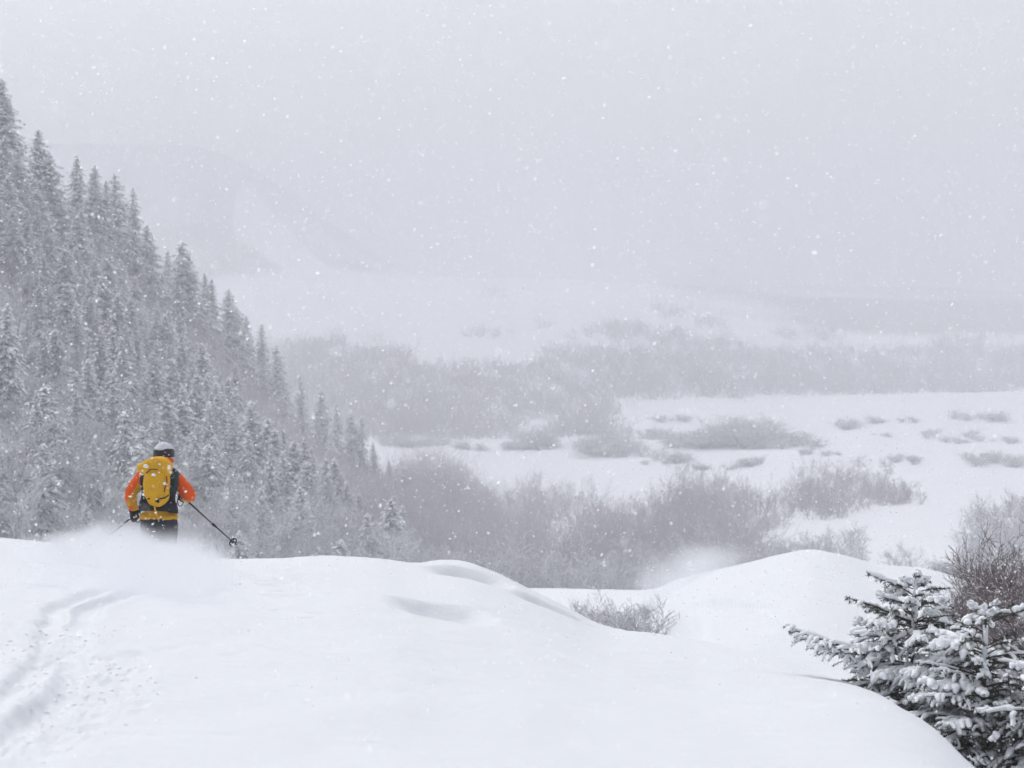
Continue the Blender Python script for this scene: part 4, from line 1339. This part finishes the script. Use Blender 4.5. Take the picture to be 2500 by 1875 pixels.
for (x, y, d, rx, ry, rz, w) in [(1470, 1240, 50, 1.9, 2.5, .9, 1.0), (1520, 1215, 52, 1.6, 2.2, .75, 1.0), (1430, 1270, 48, 1.3, 2.0, .8, .8), (1560, 1195, 53, 1.3, 2.0, .5, .7), (1425, 1320, 44, .7, 1.8, .6, .6)]:
    c = W(x, y, d); bl.append((*c, rx, ry, rz, w))
powder('spindrift', 'plume of windblown snow rising off the left flank of the right hump', W(1480, 1250, 50), (4.2, 6.0, 2.6), bl, 0.55, 1.1, 5.0)

# clots of snow flying in the plume
r = np.random.default_rng(77); g = Geo()
for k in range(520):
    x = r.normal(270, 95); d = r.normal(18.6, 1.0); px = x * 2500 / 2212
    z = zq(px, d) + abs(r.normal(0, 0.30)) + 0.02
    q = r.uniform(0.003, 0.011)
    g.ball(((px - CX) / FPX * d, d, z), (q * r.uniform(.8, 1.7), q, q * r.uniform(.6, 1.1)), 5, 4)
o = g.build('flying_snow_clots', M['crumb'], smooth=True)
o['kind'] = 'stuff'; o['label'] = 'little clots of snow flying in the powder plume'; o['category'] = 'snow'
# ---------------------------------------------------------------- falling snow
def flakes(n, drange, size, power, seed):
    r = np.random.default_rng(seed)
    d = drange[0] + (drange[1] - drange[0]) * r.random(n) ** power
    u = r.uniform(-700, 3200, n); py = r.uniform(-500, 2300, n)
    z = -(py - HY) / FPX * d
    keep = (z > base_z(u, d) + 0.05) & (r.random(n) < 0.35 + 1.3 * vnoise(u / 330.0 + d / 6, py / 260.0 + seed * 9, 71))     # gusts
    u, d, z = u[keep], d[keep], z[keep]; n = len(d)
    c = np.stack([(u - CX) / FPX * d, d, z], -1)
    s = size[0] + (size[1] - size[0]) * r.random(n) ** 2.2
    # a bent plate of two triangles, facing any way
    a = r.normal(0, 1, (n, 3)) * [1, 1, .55]; a /= np.linalg.norm(a, axis=1, keepdims=True)
    b = np.cross(a, r.normal(0, 1, (n, 3)) * [.6, .6, 1]); b /= np.linalg.norm(b, axis=1, keepdims=True)
    c3 = np.cross(a, b)
    k = lambda: (r.uniform(0.7, 1.15, n) * s * 0.55)[:, None]
    v = np.stack([a * k() + c3 * k() * 0.3, b * k(), -a * k() + c3 * k() * 0.3, -b * k()], 1)
    st = r.uniform(1.0, 1.7, n)[:, None]                       # a little drawn out by the wind
    ax = np.stack([r.normal(0.8, 0.5, n), r.normal(0, 0.5, n), r.normal(0.35, 0.55, n)], -1); ax /= np.linalg.norm(ax, axis=1, keepdims=True)
    proj = (v * ax[:, None, :]).sum(-1, keepdims=True)
    v = v + ax[:, None, :] * proj * (st[:, :, None] - 1)
    v = v + c[:, None, :]
    f0 = np.array([[0, 1, 3], [1, 2, 3]])
    f = (np.arange(n) * 4)[:, None, None] + f0[None]
    return v.reshape(-1, 3), f.reshape(-1, 3)
v1, f1 = flakes(125000, (7, 30), (0.0058, 0.0185), 0.70, 1)
v2, f2 = flakes(44000, (24, 60), (0.012, 0.028), 0.9, 2)
v3, f3 = flakes(1500, (2.2, 7), (0.004, 0.013), 0.8, 3)
o = mesh_obj('falling_snow', np.concatenate([v1, v2, v3]), np.concatenate([f1, f2 + len(v1), f3 + len(v1) + len(v2)]), M['flake'])
o['kind'] = 'stuff'; o['label'] = 'countless white snowflakes drifting through the air'; o['category'] = 'snow'

# ---------------------------------------------------------------- haze: falling snow and cloud between here and the mountains
hz = bpy.data.materials.new('haze'); hz.use_nodes = True
nt = hz.node_tree; nt.nodes.clear()
out = nt.nodes.new('ShaderNodeOutputMaterial'); pv = nt.nodes.new('ShaderNodeVolumePrincipled')
pv.inputs['Density'].default_value = 0.0014
pv.inputs['Color'].default_value = (0.82, 0.828, 0.868, 1)
pv.inputs['Anisotropy'].default_value = 0.0
nt.links.new(pv.outputs[0], out.inputs['Volume'])
zmin = min(float(Zg.min()), float(Zr.min())) - 1.0
zmax = max(float(Zg.max()), float(Zr.max())) + 14.0
x0, x1, y0, y1 = float(V[:, 0].min()) - 40, float(V[:, 0].max()) + 40, -260.0, 4460.0
print('HAZE', x0, x1, zmin, zmax)
bv = np.array([(x, y, z) for z in (zmin, zmax) for y in (y0, y1) for x in (x0, x1)])
bf = np.array([(0, 2, 3, 1), (4, 5, 7, 6), (0, 1, 5, 4), (2, 6, 7, 3), (0, 4, 6, 2), (1, 3, 7, 5)])
o = mesh_obj('haze', bv, bf, hz)
o['kind'] = 'stuff'; o['label'] = 'pale haze of snowfall hanging over the whole valley'; o['category'] = 'haze'
